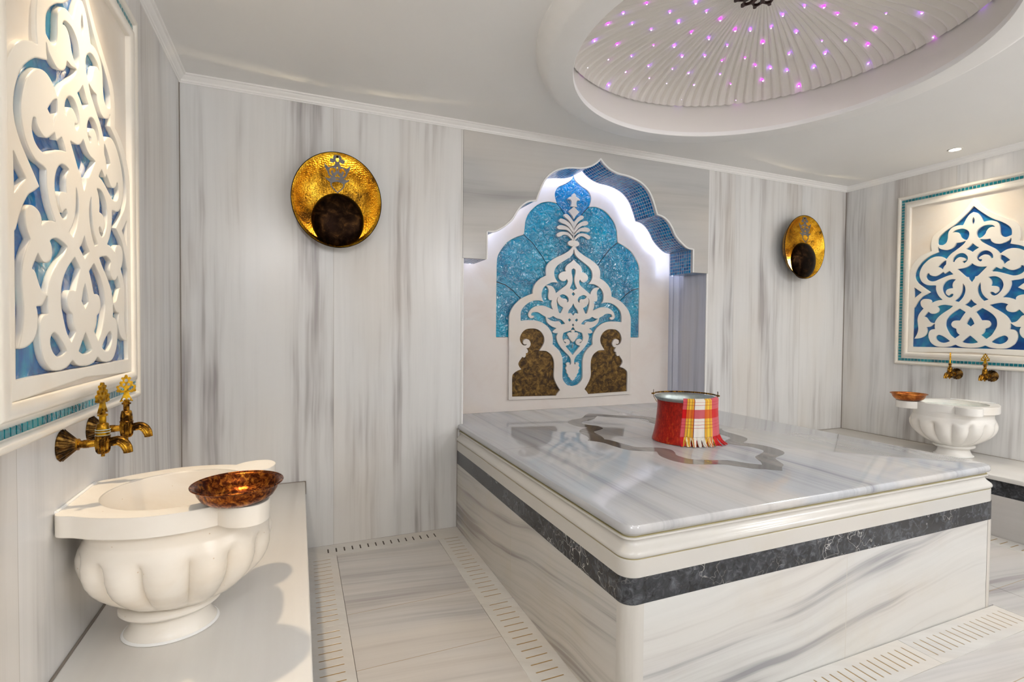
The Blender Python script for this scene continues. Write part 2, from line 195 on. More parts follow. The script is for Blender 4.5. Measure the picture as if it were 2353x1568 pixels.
def sweep_rect(bm, w2, z0, z1, prof):
    """mitred moulding round a rectangle in the local (u, v) plane. prof: (inset t, height w)"""
    rows = []
    for t, w in prof:
        rows.append([(-w2 + t, z0 + t, w), (w2 - t, z0 + t, w), (w2 - t, z1 - t, w), (-w2 + t, z1 - t, w)])
    V = [[bm.verts.new(p) for p in r] for r in rows]
    for a, b in zip(V, V[1:]):
        for j in range(4):
            k = (j + 1) % 4
            bm.faces.new((a[j], a[k], b[k], b[j]))
    return bm

# ------------------------------------------------------------------ flat shapes: polygons -> clean contours
def smooth_poly(P, corner=52, sub=5, closed=True):
    n = len(P)
    P = [np.array(p, float) for p in P]
    cor = []
    for i in range(n):
        a, b, c = P[i - 1], P[i], P[(i + 1) % n]
        u, v = b - a, c - b
        lu, lv = np.hypot(*u), np.hypot(*v)
        if lu < 1e-9 or lv < 1e-9:
            cor.append(True)
            continue
        cr = math.degrees(math.acos(max(-1, min(1, float(u @ v) / (lu * lv)))))
        cor.append(cr > corner or (not closed and i in (0, n - 1)))
    out = []
    for i in range(n if closed else n - 1):
        p1, p2 = P[i], P[(i + 1) % n]
        p0 = P[i - 1] if not cor[i] else 2 * p1 - p2 if False else p1
        p3 = P[(i + 2) % n] if not cor[(i + 1) % n] else p2
        d1 = (p2 - p0) * 0.5 if not cor[i] else (p2 - p1) * 0.9
        d2 = (p3 - p1) * 0.5 if not cor[(i + 1) % n] else (p2 - p1) * 0.9
        L = np.hypot(*(p2 - p1))
        for d in (d1, d2):
            l = np.hypot(*d)
            if l > 1.6 * L:
                d *= 1.6 * L / l
        for k in range(sub):
            t = k / sub
            h00, h10, h01, h11 = 2 * t**3 - 3 * t**2 + 1, t**3 - 2 * t**2 + t, -2 * t**3 + 3 * t**2, t**3 - t**2
            out.append(h00 * p1 + h10 * d1 + h01 * p2 + h11 * d2)
    if not closed:
        out.append(P[-1])
    return [(float(p[0]), float(p[1])) for p in out]

def mirror_half(P):
    return list(P) + [(-u, v) for u, v in reversed(P) if abs(u) > 1e-9]

def mirror_side(P):
    return [(-u, v) for u, v in P]

def is_half(P):
    return abs(P[0][0]) < 1e-9 and abs(P[-1][0]) < 1e-9

def both(P, sm=True):
    """polygons of a traced half shape: one if it touches the axis, two if it stands beside it"""
    if is_half(P):
        Q = smooth_poly(P, closed=False) if sm else P
        return [mirror_half(Q)]
    Q = smooth_poly(P) if sm else P
    return [Q, mirror_side(Q)]

def raster(add, sub, b, h=0.0012, ss=3):
    x0, x1, y0, y1 = b
    nx, ny = int((x1 - x0) / h) + 1, int((y1 - y0) / h) + 1
    NX, NY = nx * ss, ny * ss
    d = h / ss
    def fill(mask, poly, val):
        P = np.array(poly, float)
        A, B = P, np.roll(P, -1, 0)
        ax, ay, bx, by = (A[:, 0] - x0) / d, (A[:, 1] - y0) / d, (B[:, 0] - x0) / d, (B[:, 1] - y0) / d
        lo, hi = np.minimum(ay, by), np.maximum(ay, by)
        for r in range(max(0, int(lo.min())), min(NY, int(hi.max()) + 2)):
            y = r + 0.5
            k = (lo <= y) & (hi > y)
            if not k.any():
                continue
            xs = np.sort(ax[k] + (y - ay[k]) * (bx[k] - ax[k]) / (by[k] - ay[k]))
            for i in range(0, len(xs) - 1, 2):
                a, c = int(math.ceil(xs[i] - 0.5)), int(math.ceil(xs[i + 1] - 0.5))
                if c > 0 and a < NX:
                    mask[r, max(a, 0):min(c, NX)] = val
    m = np.zeros((NY, NX), bool)
    for p in add:
        fill(m, p, True)
    for p in sub:
        fill(m, p, False)
    f = m.reshape(ny, ss, nx, ss).mean((1, 3))
    for _ in range(2):
        g = np.pad(f, 1)
        f = (g[1:-1, 1:-1] * 4 + 2 * (g[:-2, 1:-1] + g[2:, 1:-1] + g[1:-1, :-2] + g[1:-1, 2:]) + g[:-2, :-2] + g[:-2, 2:] + g[2:, :-2] + g[2:, 2:]) / 16
    return f

def contours(f, b, h=0.0012, lev=0.5, tol=0.00028, amin=2e-5):
    x0, x1, y0, y1 = b
    g = np.pad(f, 1) - lev
    s = g > 0
    c = s[:-1, :-1] * 1 + s[:-1, 1:] * 2 + s[1:, 1:] * 4 + s[1:, :-1] * 8
    nxt = {}
    def H(i, j):
        return ('h', i, j)
    def Vv(i, j):
        return ('v', i, j)
    tab = {1: [(3, 0)], 2: [(0, 1)], 3: [(3, 1)], 4: [(1, 2)], 5: [(3, 2), (1, 0)], 6: [(0, 2)], 7: [(3, 2)], 8: [(2, 3)], 9: [(2, 0)], 10: [(0, 3), (2, 1)], 11: [(2, 1)], 12: [(1, 3)], 13: [(1, 0)], 14: [(0, 3)]}
    I, J = np.nonzero((c > 0) & (c < 15))
    for i, j in zip(I.tolist(), J.tolist()):
        e = (H(i, j), Vv(i, j + 1), H(i + 1, j), Vv(i, j))
        for a, q in tab[int(c[i, j])]:
            nxt[e[a]] = e[q]
    def pos(e):
        k, i, j = e
        if k == 'h':
            a, q = g[i, j], g[i, j + 1]
            t = a / (a - q)
            X, Y = j + t, i
        else:
            a, q = g[i, j], g[i + 1, j]
            t = a / (a - q)
            X, Y = j, i + t
        return (x0 + (X - 1 + 0.5) * h, y0 + (Y - 1 + 0.5) * h)
    loops = []
    while nxt:
        s0 = next(iter(nxt))
        e, L = s0, []
        while e in nxt:
            L.append(pos(e))
            e = nxt.pop(e)
        if len(L) > 6:
            A = np.array(L)
            ar = 0.5 * abs(float((A[:, 0] * np.roll(A[:, 1], -1) - A[:, 1] * np.roll(A[:, 0], -1)).sum()))
            if ar > amin:
                loops.append(dp_loop(A, tol))
    return loops

def dp_loop(A, tol):
    n = len(A)
    far = int(np.argmax(((A - A[0]) ** 2).sum(1)))
    keep = np.zeros(n + 1, bool)
    B = np.vstack([A, A[:1]])
    keep[0] = keep[far] = keep[n] = True
    st = [(0, far), (far, n)]
    while st:
        a, b = st.pop()
        if b - a < 2:
            continue
        p, q = B[a], B[b]
        dv = q - p
        l = math.hypot(*dv)
        R = B[a + 1:b] - p
        ds = np.abs(R[:, 0] * dv[1] - R[:, 1] * dv[0]) / l if l > 1e-9 else np.hypot(R[:, 0], R[:, 1])
        k = int(np.argmax(ds))
        if ds[k] > tol:
            k += a + 1
            keep[k] = True
            st += [(a, k), (k, b)]
    return [(float(x), float(y)) for x, y in B[:-1][keep[:-1]]]

def prism(loops, w0, w1, M=None, bev=0.0):
    """loops in (u, v) with holes by even-odd -> closed solid between w0 and w1; local axes u, v, w then M"""
    cu = bpy.data.curves.new('flat_shape', 'CURVE')
    cu.dimensions = '2D'
    cu.fill_mode = 'BOTH'
    cu.extrude = (w1 - w0) / 2 - bev
    if bev:
        cu.bevel_depth = bev
        cu.bevel_resolution = 1
        cu.offset = -bev
    for L in loops:
        sp = cu.splines.new('POLY')
        sp.points.add(len(L) - 1)
        for k, (u, v) in enumerate(L):
            sp.points[k].co = (u, v, 0, 1)
        sp.use_cyclic_u = True
    o = bpy.data.objects.new('flat_shape', cu)
    COL.objects.link(o)
    dg = bpy.context.evaluated_depsgraph_get()
    me = bpy.data.meshes.new_from_object(o.evaluated_get(dg))
    bpy.data.objects.remove(o)
    bpy.data.curves.remove(cu)
    T = Matrix.Translation((0, 0, (w0 + w1) / 2))
    me.transform((M @ T) if M is not None else T)
    bm = bmesh.new()
    bm.from_mesh(me)
    bmesh.ops.remove_doubles(bm, verts=bm.verts, dist=1e-5)
    bmesh.ops.recalc_face_normals(bm, faces=bm.faces)
    bm.to_mesh(me)
    bm.free()
    me.materials.clear()
    return me

def shape(add, sub=(), w0=0.0, w1=0.01, M=None, lev=0.5, h=0.0012, bev=0.0, tol=0.00028):
    P = [q for a in add for q in a]
    b = (min(p[0] for p in P) - 3 * h, max(p[0] for p in P) + 3 * h, min(p[1] for p in P) - 3 * h, max(p[1] for p in P) + 3 * h)
    f = raster(add, sub, b, h)
    return prism(contours(f, b, h, lev, tol), w0, w1, M, bev)

# local (u, v, w): u to the viewer's right, v up, w out of the wall
def facing(origin, right, out):
    r, n = Vector(right), Vector(out)
    u = Vector((0, 0, 1))
    return Matrix(((r.x, u.x, n.x, origin[0]), (r.y, u.y, n.y, origin[1]), (r.z, u.z, n.z, origin[2]), (0, 0, 0, 1)))

def circle_pts(cx, cy, rx, ry=None, n=28, a0=0.0, a1=2 * PI):
    ry = rx if ry is None else ry
    full = abs(a1 - a0 - 2 * PI) < 1e-6
    k = n if full else n + 1
    return [(cx + rx * math.cos(a0 + (a1 - a0) * i / n), cy + ry * math.sin(a0 + (a1 - a0) * i / n)) for i in range(k)]

# ------------------------------------------------------------------ materials
class NT:
    def __init__(s, name):
        s.m = bpy.data.materials.new(name)
        s.m.use_nodes = True
        s.t = s.m.node_tree
        s.t.nodes.clear()
        s.out = s.t.nodes.new('ShaderNodeOutputMaterial')
    def n(s, typ, ins=None, **props):
        nd = s.t.nodes.new(typ)
        for k, v in props.items():
            setattr(nd, k, v)
        for k, v in (ins or {}).items():
            sock = nd.inputs[k]
            if isinstance(v, bpy.types.NodeSocket):
                s.t.links.new(v, sock)
            else:
                if hasattr(sock, 'default_value') and isinstance(v, (tuple, list)) and sock.type == 'RGBA' and len(v) == 3:
                    v = (*v, 1)
                sock.default_value = v
        return nd
    def math(s, op, a, b=None, c=None):
        ins = {0: a}
        if b is not None:
            ins[1] = b
        if c is not None:
            ins[2] = c
        return s.n('ShaderNodeMath', ins, operation=op).outputs[0]
    def coord(s, kind='Object'):
        return s.n('ShaderNodeTexCoord').outputs[kind]
    def xyz(s, v):
        o = s.n('ShaderNodeSeparateXYZ', {0: v}).outputs
        return o[0], o[1], o[2]
    def vec(s, x, y, z):
        return s.n('ShaderNodeCombineXYZ', {0: x, 1: y, 2: z}).outputs[0]
    def noise(s, v, scale, detail=4, rough=0.5, dist=0.0):
        return s.n('ShaderNodeTexNoise', {'Vector': v, 'Scale': scale, 'Detail': detail, 'Roughness': rough, 'Distortion': dist}).outputs[0]
    def ramp(s, f, stops, interp='LINEAR'):
        nd = s.n('ShaderNodeValToRGB', {0: f})
        nd.color_ramp.interpolation = interp
        el = nd.color_ramp.elements
        el[0].position, el[1].position = 0.0, 1.0
        for p, c in stops[1:-1]:
            el.new(p)
        el[0].position = stops[0][0]
        el[len(el) - 1].position = stops[-1][0]
        for e, (p, c) in zip(el, stops):
            e.color = (*c, 1) if len(c) == 3 else c
        return nd.outputs[0]
    def val(s, f, stops, interp='LINEAR'):
        return s.ramp(f, [(p, (v, v, v)) for p, v in stops], interp)
    def mix(s, f, a, b, blend='MIX'):
        nd = s.n('ShaderNodeMix', data_type='RGBA', blend_type=blend)
        for k, v in ((0, f), (6, a), (7, b)):
            if isinstance(v, bpy.types.NodeSocket):
                s.t.links.new(v, nd.inputs[k])
            else:
                nd.inputs[k].default_value = (*v, 1) if isinstance(v, (tuple, list)) and len(v) == 3 else v
        return nd.outputs[2]
    def bump(s, h, strength=0.3, dist=0.01, normal=None):
        ins = {'Height': h, 'Strength': strength, 'Distance': dist}
        if normal is not None:
            ins['Normal'] = normal
        return s.n('ShaderNodeBump', ins).outputs[0]
    def bev(s, r=0.004):
        return s.n('ShaderNodeBevel', {'Radius': r}, samples=4).outputs[0]
    def done(s, color, rough=0.5, metal=0.0, normal=None, coat=0.0, spec=0.5, emit=None, estr=0.0, sheen=0.0, coat_rough=0.03):
        ins = {'Base Color': color, 'Roughness': rough, 'Metallic': metal, 'Coat Weight': coat, 'Coat Roughness': coat_rough, 'Specular IOR Level': spec}
        if normal is not None:
            ins['Normal'] = normal
            if coat:
                ins['Coat Normal'] = normal
        if emit is not None:
            ins['Emission Color'] = emit
            ins['Emission Strength'] = estr
        if sheen:
            ins['Sheen Weight'] = sheen
        p = s.n('ShaderNodeBsdfPrincipled', ins)
        s.t.links.new(p.outputs[0], s.out.inputs[0])
        return s.m

def plain(name, color, rough=0.5, metal=0.0, bev=0.0, var=0.06, scale=18.0, coat=0.0):
    t = NT(name)
    f = t.noise(t.coord(), scale, 3)
    c = t.mix(f, tuple(k * (1 - var) for k in color), tuple(min(1, k * (1 + var)) for k in color))
    return t.done(c, rough, metal, normal=t.bev(bev) if bev else None, coat=coat)

def emitter(name, color, strength):
    t = NT(name)
    e = t.n('ShaderNodeEmission', {'Color': color, 'Strength': strength})
    t.t.links.new(e.outputs[0], t.out.inputs[0])
    return t.m

def veined(name, hi, lo, slab=0.0, off=0.0, base=((0.71, 0.69, 0.655), (0.63, 0.61, 0.58), (0.42, 0.39, 0.37)), freq=1.0, rough=0.16, tilt=0.0, contrast=1.0, seam_axis=None, seams=None, wave=0.03, seam_col=(0.35, 0.32, 0.27), spec=0.5, bev=0.0, seed=0.0, stain=0.0):
    """polished marble with veins running along axis lo, changing across axis hi; slabs every slab metres across hi"""
    t = NT(name)
    ax = dict(zip('xyz', t.xyz(t.coord())))
    H, L = ax[hi], ax[lo]
    T = ax[[a for a in 'xyz' if a not in (hi, lo)][0]]
    if slab:
        k = t.math('FLOOR', t.math('DIVIDE', t.math('ADD', H, off), slab))
        rnd = t.n('ShaderNodeTexWhiteNoise', {'Vector': t.vec(k, 3.1 + seed, 0.0)}, noise_dimensions='3D').outputs[0]
        jump = t.math('MULTIPLY', rnd, 23.0)
    else:
        k, rnd, jump = 0.0, 0.5, seed * 3.7
    warp = t.math('MULTIPLY', t.math('SUBTRACT', t.noise(t.vec(t.math('MULTIPLY', H, 1.2), t.math('ADD', t.math('MULTIPLY', L, 1.1), seed), jump), 1.0, 2), 0.5), wave * 2)
    Hw = t.math('ADD', t.math('ADD', H, warp), t.math('MULTIPLY', L, tilt))
    Hs = t.math('MULTIPLY', Hw, freq)
    Tt = t.math('MULTIPLY', T, 0.7)
    broad = t.noise(t.vec(t.math('ADD', t.math('MULTIPLY', Hs, 7.0), jump), t.math('MULTIPLY', L, 0.45), t.math('ADD', Tt, jump)), 1.0, 4, 0.62)
    fine = t.noise(t.vec(t.math('ADD', t.math('MULTIPLY', Hs, 42.0), jump), t.math('MULTIPLY', L, 0.6), t.math('ADD', Tt, jump)), 1.0, 3, 0.55)
    fade = t.noise(t.vec(t.math('MULTIPLY', Hs, 2.2), t.math('MULTIPLY', L, 1.3), jump), 1.0, 2)
    m = t.math('ADD', t.math('MULTIPLY', broad, 0.72), t.math('MULTIPLY', fine, 0.28))
    m = t.math('ADD', m, t.math('MULTIPLY', t.math('SUBTRACT', fade, 0.5), 0.22))
    m = t.math('ADD', 0.5, t.math('MULTIPLY', t.math('SUBTRACT', m, 0.5), contrast))
    col = t.ramp(m, [(0.26, base[2]), (0.41, base[1]), (0.52, base[0]), (0.70, tuple(min(1, c * 1.06) for c in base[0]))])
    tint = t.noise(t.vec(t.math('MULTIPLY', Hs, 3.0), t.math('MULTIPLY', L, 0.8), t.math('ADD', jump, 9.0)), 1.0, 2)
    col = t.mix(t.val(tint, [(0.43, 0.0), (0.68, 0.42)]), col, (0.66, 0.595, 0.515))
    if stain:
        st = t.noise(t.coord(), 2.3, 5, 0.7)
        col = t.mix(t.val(st, [(0.52, 0.0), (0.75, stain)]), col, (0.52, 0.43, 0.27))
    if slab:
        fr = t.math('FRACT', t.math('DIVIDE', t.math('ADD', H, off), slab))
        edge = t.math('MULTIPLY', t.math('MINIMUM', fr, t.math('SUBTRACT', 1.0, fr)), slab)
        col = t.mix(t.math('MULTIPLY', t.math('LESS_THAN', edge, 0.0012), 0.6), col, seam_col)
        col = t.mix(t.math('MULTIPLY', rnd, 0.18), col, tuple(c * 0.85 for c in base[0]))
    if seams:
        A = ax[seam_axis]
        for sv in seams:
            col = t.mix(t.math('MULTIPLY', t.math('LESS_THAN', t.math('ABSOLUTE', t.math('SUBTRACT', A, sv)), 0.0016), 0.75), col, seam_col)
    return t.done(col, rough, normal=t.bev(bev) if bev else None, spec=spec)

def cream(name, base=(0.80, 0.755, 0.68), dark=(0.66, 0.60, 0.52), rough=0.28, bev=0.0, amount=0.5, scale=3.0, spots=True):
    t = NT(name)
    co = t.coord()
    v = t.noise(co, scale, 5, 0.6, 1.2)
    c = t.mix(t.val(v, [(0.45, 0.0), (0.72, amount)]), base, dark)
    w = t.noise(co, scale * 0.7, 2, 0.5, 0.6)
    c = t.mix(t.val(w, [(0.5, 0.0), (0.7, 0.35)]), c, (0.82, 0.68, 0.50))
    if spots:
        vo = t.n('ShaderNodeTexVoronoi', {'Vector': co, 'Scale': 26.0}).outputs[0]
        c = t.mix(t.val(vo, [(0.03, 0.55), (0.06, 0.0)]), c, (0.50, 0.30, 0.14))
    return t.done(c, rough, normal=t.bev(bev) if bev else None)

def dark_marble():
    t = NT('dark_marble')
    co = t.coord()
    a = t.noise(co, 34.0, 6, 0.65, 1.0)
    b = t.noise(co, 9.0, 3)
    c = t.ramp(t.math('ADD', t.math('MULTIPLY', a, 0.75), t.math('MULTIPLY', b, 0.25)), [(0.35, (0.008, 0.009, 0.011)), (0.5, (0.028, 0.031, 0.036)), (0.62, (0.085, 0.092, 0.105)), (0.80, (0.24, 0.25, 0.27))])
    vv = t.n('ShaderNodeTexVoronoi', {'Vector': t.n('ShaderNodeVectorMath', {0: co, 1: t.n('ShaderNodeTexNoise', {'Vector': co, 'Scale': 6.0, 'Detail': 3.0}).outputs[1]}, operation='ADD').outputs[0], 'Scale': 7.0}, feature='DISTANCE_TO_EDGE').outputs[0]
    gate = t.val(t.noise(co, 3.0, 2), [(0.5, 0.0), (0.62, 0.8)])
    c = t.mix(t.math('MULTIPLY', t.val(vv, [(0.0, 1.0), (0.02, 0.0)]), gate), c, (0.62, 0.60, 0.57))
    return t.done(c, 0.14)

def glaze(name, c0, c1, c2, scale=6.0, bump_scale=30.0, bstr=0.6, bdist=0.004, rough=0.07, stretch=(1, 1, 1), bev=0.0, coat=0.6):
    t = NT(name)
    co = t.n('ShaderNodeMapping', {'Vector': t.coord(), 'Scale': stretch}).outputs[0]
    a = t.noise(co, scale, 4, 0.6, 0.8)
    c = t.ramp(a, [(0.33, c0), (0.5, c1), (0.68, c2)])
    h = t.noise(co, bump_scale, 2, 0.45, 1.4)
    h2 = t.noise(co, bump_scale * 0.35, 2)
    n = t.bump(t.math('ADD', h, h2), bstr, bdist)
    c = t.mix(t.val(h, [(0.35, 0.35), (0.55, 0.0)]), c, tuple(k * 0.45 for k in c0))
    return t.done(c, rough, normal=n, coat=coat, coat_rough=0.04)

def mosaic_mat(name, size, grout, cols, var=0.5):
    """square glass mosaic laid in the surface's own unwrapped metres (UV)"""
    t = NT(name)
    u, v, _ = t.xyz(t.coord('UV'))
    uu, vv = t.math('DIVIDE', u, size), t.math('DIVIDE', v, size)
    fu, fv = t.math('FRACT', uu), t.math('FRACT', vv)
    def e(f):
        return t.math('MINIMUM', f, t.math('SUBTRACT', 1.0, f))
    edge = t.math('MINIMUM', e(fu), e(fv))
    cell = t.vec(t.math('FLOOR', uu), t.math('FLOOR', vv), 0.0)
    r = t.n('ShaderNodeTexWhiteNoise', {'Vector': cell}, noise_dimensions='3D').outputs[0]
    c = t.ramp(r, [(0.0, cols[0]), (0.5, cols[1]), (1.0, cols[2])])
    rim = t.val(edge, [(0.07, 0.45), (0.26, 0.0)])
    c = t.mix(rim, c, tuple(k * 0.35 for k in cols[0]))
    g = t.math('LESS_THAN', edge, 0.055)
    c = t.mix(g, c, grout)
    n = t.bump(t.val(edge, [(0.03, 0.0), (0.16, 1.0)]), 0.5, 0.003)
    rough = t.math('ADD', 0.08, t.math('MULTIPLY', g, 0.6))
    return t.done(c, rough, normal=n)

def hammered(name, bright, mid, dark, scale=95.0, metal=1.0, rough=0.28, bstr=0.7, patina=2.6):
    t = NT(name)
    co = t.coord()
    vo = t.n('ShaderNodeTexVoronoi', {'Vector': co, 'Scale': scale, 'Randomness': 0.45}, feature='SMOOTH_F1').outputs[0]
    p = t.noise(co, patina * 3, 6, 0.68, 0.6)
    c = t.ramp(p, [(0.38, dark), (0.50, mid), (0.62, bright)])
    c = t.mix(t.val(vo, [(0.16, 0.8), (0.34, 0.0)]), c, tuple(k * 0.5 for k in dark))
    return t.done(c, rough, metal, normal=t.bump(vo, bstr, 0.004))

def patina(name, bright, mid, dark, scale=22.0, metal=1.0, rough=0.3, verd=None):
    t = NT(name)
    co = t.coord()
    p = t.noise(co, scale, 6, 0.7, 0.5)
    c = t.ramp(p, [(0.41, dark), (0.53, mid), (0.66, bright)])
    if verd:
        q = t.noise(co, scale * 1.7, 4, 0.6)
        c = t.mix(t.val(q, [(0.60, 0.0), (0.72, 0.7)]), c, verd)
    return t.done(c, t.math('ADD', rough, t.math('MULTIPLY', p, 0.15)), metal, normal=t.bump(p, 0.15, 0.002))

M = {}
M['wall_back'] = veined('wall_marble_back', 'x', 'z', slab=0.726, off=0.008, seed=1, contrast=1.8, freq=0.8, rough=0.27, base=((0.70, 0.70, 0.695), (0.61, 0.605, 0.60), (0.33, 0.305, 0.305)))
M['wall_side'] = veined('wall_marble_side', 'y', 'z', slab=0.80, off=0.0, seed=4, contrast=1.6, rough=0.3, base=((0.69, 0.685, 0.68), (0.60, 0.595, 0.59), (0.34, 0.315, 0.315)))
M['wall_plain'] = veined('wall_marble_niche', 'x', 'z', seed=6)
M['reveal'] = veined('wall_marble_reveal', 'y', 'z', seed=2, freq=1.6, contrast=1.3, base=((0.54, 0.55, 0.62), (0.45, 0.46, 0.53), (0.30, 0.30, 0.36)))  # blue-grey stone, made bluer with the LED tint put into its colour
M['hood'] = veined('hood_marble', 'z', 'x', seed=3, freq=0.9, contrast=1.0, base=((0.47, 0.465, 0.455), (0.43, 0.425, 0.415), (0.32, 0.315, 0.31)), tilt=-0.05, rough=0.2)
M['top'] = veined('platform_top_marble', 'x', 'y', seed=5, freq=1.3, contrast=1.4, base=((0.455, 0.47, 0.495), (0.405, 0.42, 0.445), (0.27, 0.285, 0.315)), rough=0.06, seam_axis='y', seams=(-0.70,), seam_col=(0.30, 0.29, 0.28))
M['base_x'] = veined('platform_front_marble', 'z', 'x', seed=7, freq=1.15, contrast=1.9, tilt=-0.12, wave=0.09, rough=0.2, base=((0.60, 0.60, 0.58), (0.54, 0.535, 0.52), (0.30, 0.30, 0.31)), seam_axis='x', seams=(2.40,), seam_col=(0.55, 0.52, 0.46), stain=0.2)
M['base_y'] = veined('platform_side_marble', 'z', 'y', seed=21, freq=1.5, contrast=2.0, tilt=0.12, wave=0.07, rough=0.2, base=((0.53, 0.52, 0.495), (0.45, 0.44, 0.42), (0.22, 0.205, 0.205)), seam_axis='y', seams=(-0.85,), seam_col=(0.5, 0.45, 0.36), stain=0.3)  # side stone darker than the front; its shade is put into the colour
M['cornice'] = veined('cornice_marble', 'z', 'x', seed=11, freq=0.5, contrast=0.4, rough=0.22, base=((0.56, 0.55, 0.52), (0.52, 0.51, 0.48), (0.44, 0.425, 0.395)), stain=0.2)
M['post'] = veined('post_marble', 'x', 'z', seed=8, freq=2.5, contrast=0.8, rough=0.25, base=((0.56, 0.54, 0.50), (0.5, 0.48, 0.44), (0.36, 0.34, 0.31)))
M['floor'] = veined('floor_marble', 'y', 'x', seed=2, freq=1.4, contrast=1.2, tilt=0.12, rough=0.26, base=((0.55, 0.535, 0.52), (0.48, 0.465, 0.455), (0.33, 0.31, 0.31)), seam_axis='y', seams=(-0.757, -1.136, -1.66, -2.04, -2.42, -2.80, -3.4), seam_col=(0.36, 0.27, 0.16))
M['grate'] = veined('grate_marble', 'y', 'x', seed=3, freq=1.0, contrast=1.0, tilt=0.7, rough=0.28, base=((0.62, 0.61, 0.585), (0.57, 0.555, 0.53), (0.40, 0.385, 0.375)))
M['rust'] = plain('rusty_slot', (0.33, 0.215, 0.08), 0.8, var=0.4, scale=40)
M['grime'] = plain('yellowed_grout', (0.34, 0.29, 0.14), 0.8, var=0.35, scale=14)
M['dark_slot'] = plain('dark_slot', (0.06, 0.05, 0.04), 0.9)
M['dark'] = dark_marble()
M['inlay'] = veined('inlay_marble', 'x', 'y', seed=12, freq=2.0, contrast=1.0, rough=0.08, base=((0.105, 0.10, 0.10), (0.08, 0.078, 0.08), (0.05, 0.05, 0.055)))
M['bench'] = veined('bench_marble', 'x', 'y', seed=13, freq=0.8, contrast=0.5, rough=0.2, base=((0.74, 0.725, 0.69), (0.70, 0.68, 0.65), (0.60, 0.58, 0.55)))
M['bench_base'] = veined('bench_base_marble', 'z', 'y', seed=14, freq=0.8, contrast=0.6, rough=0.25, base=((0.55, 0.53, 0.51), (0.50, 0.48, 0.46), (0.42, 0.40, 0.38)))
M['sealant'] = plain('grey_sealant', (0.22, 0.19, 0.16), 0.7)
M['white_silicone'] = plain('white_silicone', (0.86, 0.86, 0.84), 0.35)
M['plaster'] = plain('white_plaster', (0.84, 0.835, 0.82), 0.75, var=0.02, scale=3)
M['dome'] = plain('dome_plaster', (0.76, 0.735, 0.685), 0.7, var=0.02, scale=3)
M['crown'] = plain('crown_plaster', (0.86, 0.85, 0.83), 0.55, var=0.02)
M['basin'] = cream('basin_marble', (0.82, 0.775, 0.70), (0.70, 0.61, 0.49), 0.26, bev=0.004)
M['basin_white'] = cream('basin_white_marble', (0.83, 0.81, 0.77), (0.72, 0.68, 0.62), 0.26, bev=0.004, amount=0.35, spots=False)
M['panel'] = cream('panel_marble', (0.80, 0.76, 0.685), (0.72, 0.65, 0.55), 0.3, bev=0.003, amount=0.4, spots=False)
M['field'] = cream('panel_field_marble', (0.77, 0.71, 0.63), (0.70, 0.60, 0.49), 0.35, amount=0.5, scale=4, spots=False)
M['lattice'] = cream('carved_marble', (0.83, 0.795, 0.72), (0.74, 0.68, 0.58), 0.28, bev=0.0055, amount=0.35, spots=False)
M['niche_slab'] = cream('niche_slab_marble', (0.76, 0.70, 0.65), (0.68, 0.56, 0.49), 0.24, amount=0.5, scale=2.2, spots=False)
M['fret'] = cream('fretwork_marble', (0.72, 0.67, 0.62), (0.64, 0.57, 0.51), 0.26, amount=0.45, bev=0.002, spots=False)
M['blue'] = glaze('blue_glazed_tile', (0.004, 0.05, 0.24), (0.008, 0.13, 0.37), (0.02, 0.29, 0.43), scale=7.0, stretch=(1, 1, 0.45), bump_scale=14.0, bstr=0.4, bdist=0.01, coat=0.1, rough=0.12)
M['turq'] = glaze('turquoise_glass', (0.0, 0.14, 0.28), (0.0, 0.25, 0.42), (0.0, 0.35, 0.54), scale=3.0, bump_scale=27.0, bstr=1.0, bdist=0.010, rough=0.05)
M['azure'] = glaze('azure_glass', (0.0, 0.12, 0.34), (0.0, 0.20, 0.48), (0.002, 0.28, 0.58), scale=3.0, bump_scale=27.0, bstr=0.8, bdist=0.010, rough=0.05)
M['teal_tile'] = glaze('teal_mosaic', (0.0, 0.10, 0.14), (0.0, 0.20, 0.25), (0.01, 0.30, 0.34), scale=16.0, bump_scale=60.0, bstr=0.2, rough=0.1)
M['mosaic'] = mosaic_mat('blue_mosaic', 0.0245, (0.50, 0.55, 0.60), ((0.004, 0.09, 0.30), (0.005, 0.17, 0.45), (0.012, 0.29, 0.58)))
M['bronze'] = patina('antique_bronze', (0.26, 0.155, 0.035), (0.12, 0.062, 0.012), (0.03, 0.015, 0.004), scale=30.0, metal=0.55, rough=0.42)
M['brass'] = patina('aged_brass', (0.66, 0.36, 0.035), (0.24, 0.105, 0.012), (0.035, 0.016, 0.005), scale=45.0, rough=0.2, verd=None)
M['brass_bright'] = patina('polished_brass', (0.82, 0.50, 0.03), (0.62, 0.34, 0.02), (0.25, 0.12, 0.01), scale=30.0, rough=0.28)
M['brass_dark'] = patina('dark_brass', (0.30, 0.17, 0.04), (0.10, 0.05, 0.014), (0.02, 0.012, 0.006), scale=40.0, rough=0.25)
M['verdigris'] = plain('verdigris', (0.42, 0.52, 0.50), 0.8, var=0.3, scale=60)
M['dish'] = hammered('hammered_brass', (0.78, 0.47, 0.04), (0.55, 0.27, 0.018), (0.10, 0.05, 0.01), scale=115.0, rough=0.33)
M['cup'] = patina('dark_bronze', (0.05, 0.024, 0.008), (0.016, 0.008, 0.004), (0.006, 0.003, 0.002), scale=18.0, rough=0.25)
M['iron'] = plain('grey_iron', (0.17, 0.165, 0.17), 0.5, 0.6, var=0.25, scale=40)
M['copper'] = patina('brown_copper', (0.60, 0.24, 0.03), (0.24, 0.06, 0.010), (0.06, 0.012, 0.004), scale=70.0, rough=0.2)
M['copper_light'] = patina('orange_copper', (0.72, 0.28, 0.07), (0.52, 0.17, 0.04), (0.26, 0.07, 0.02), scale=20.0, rough=0.25)
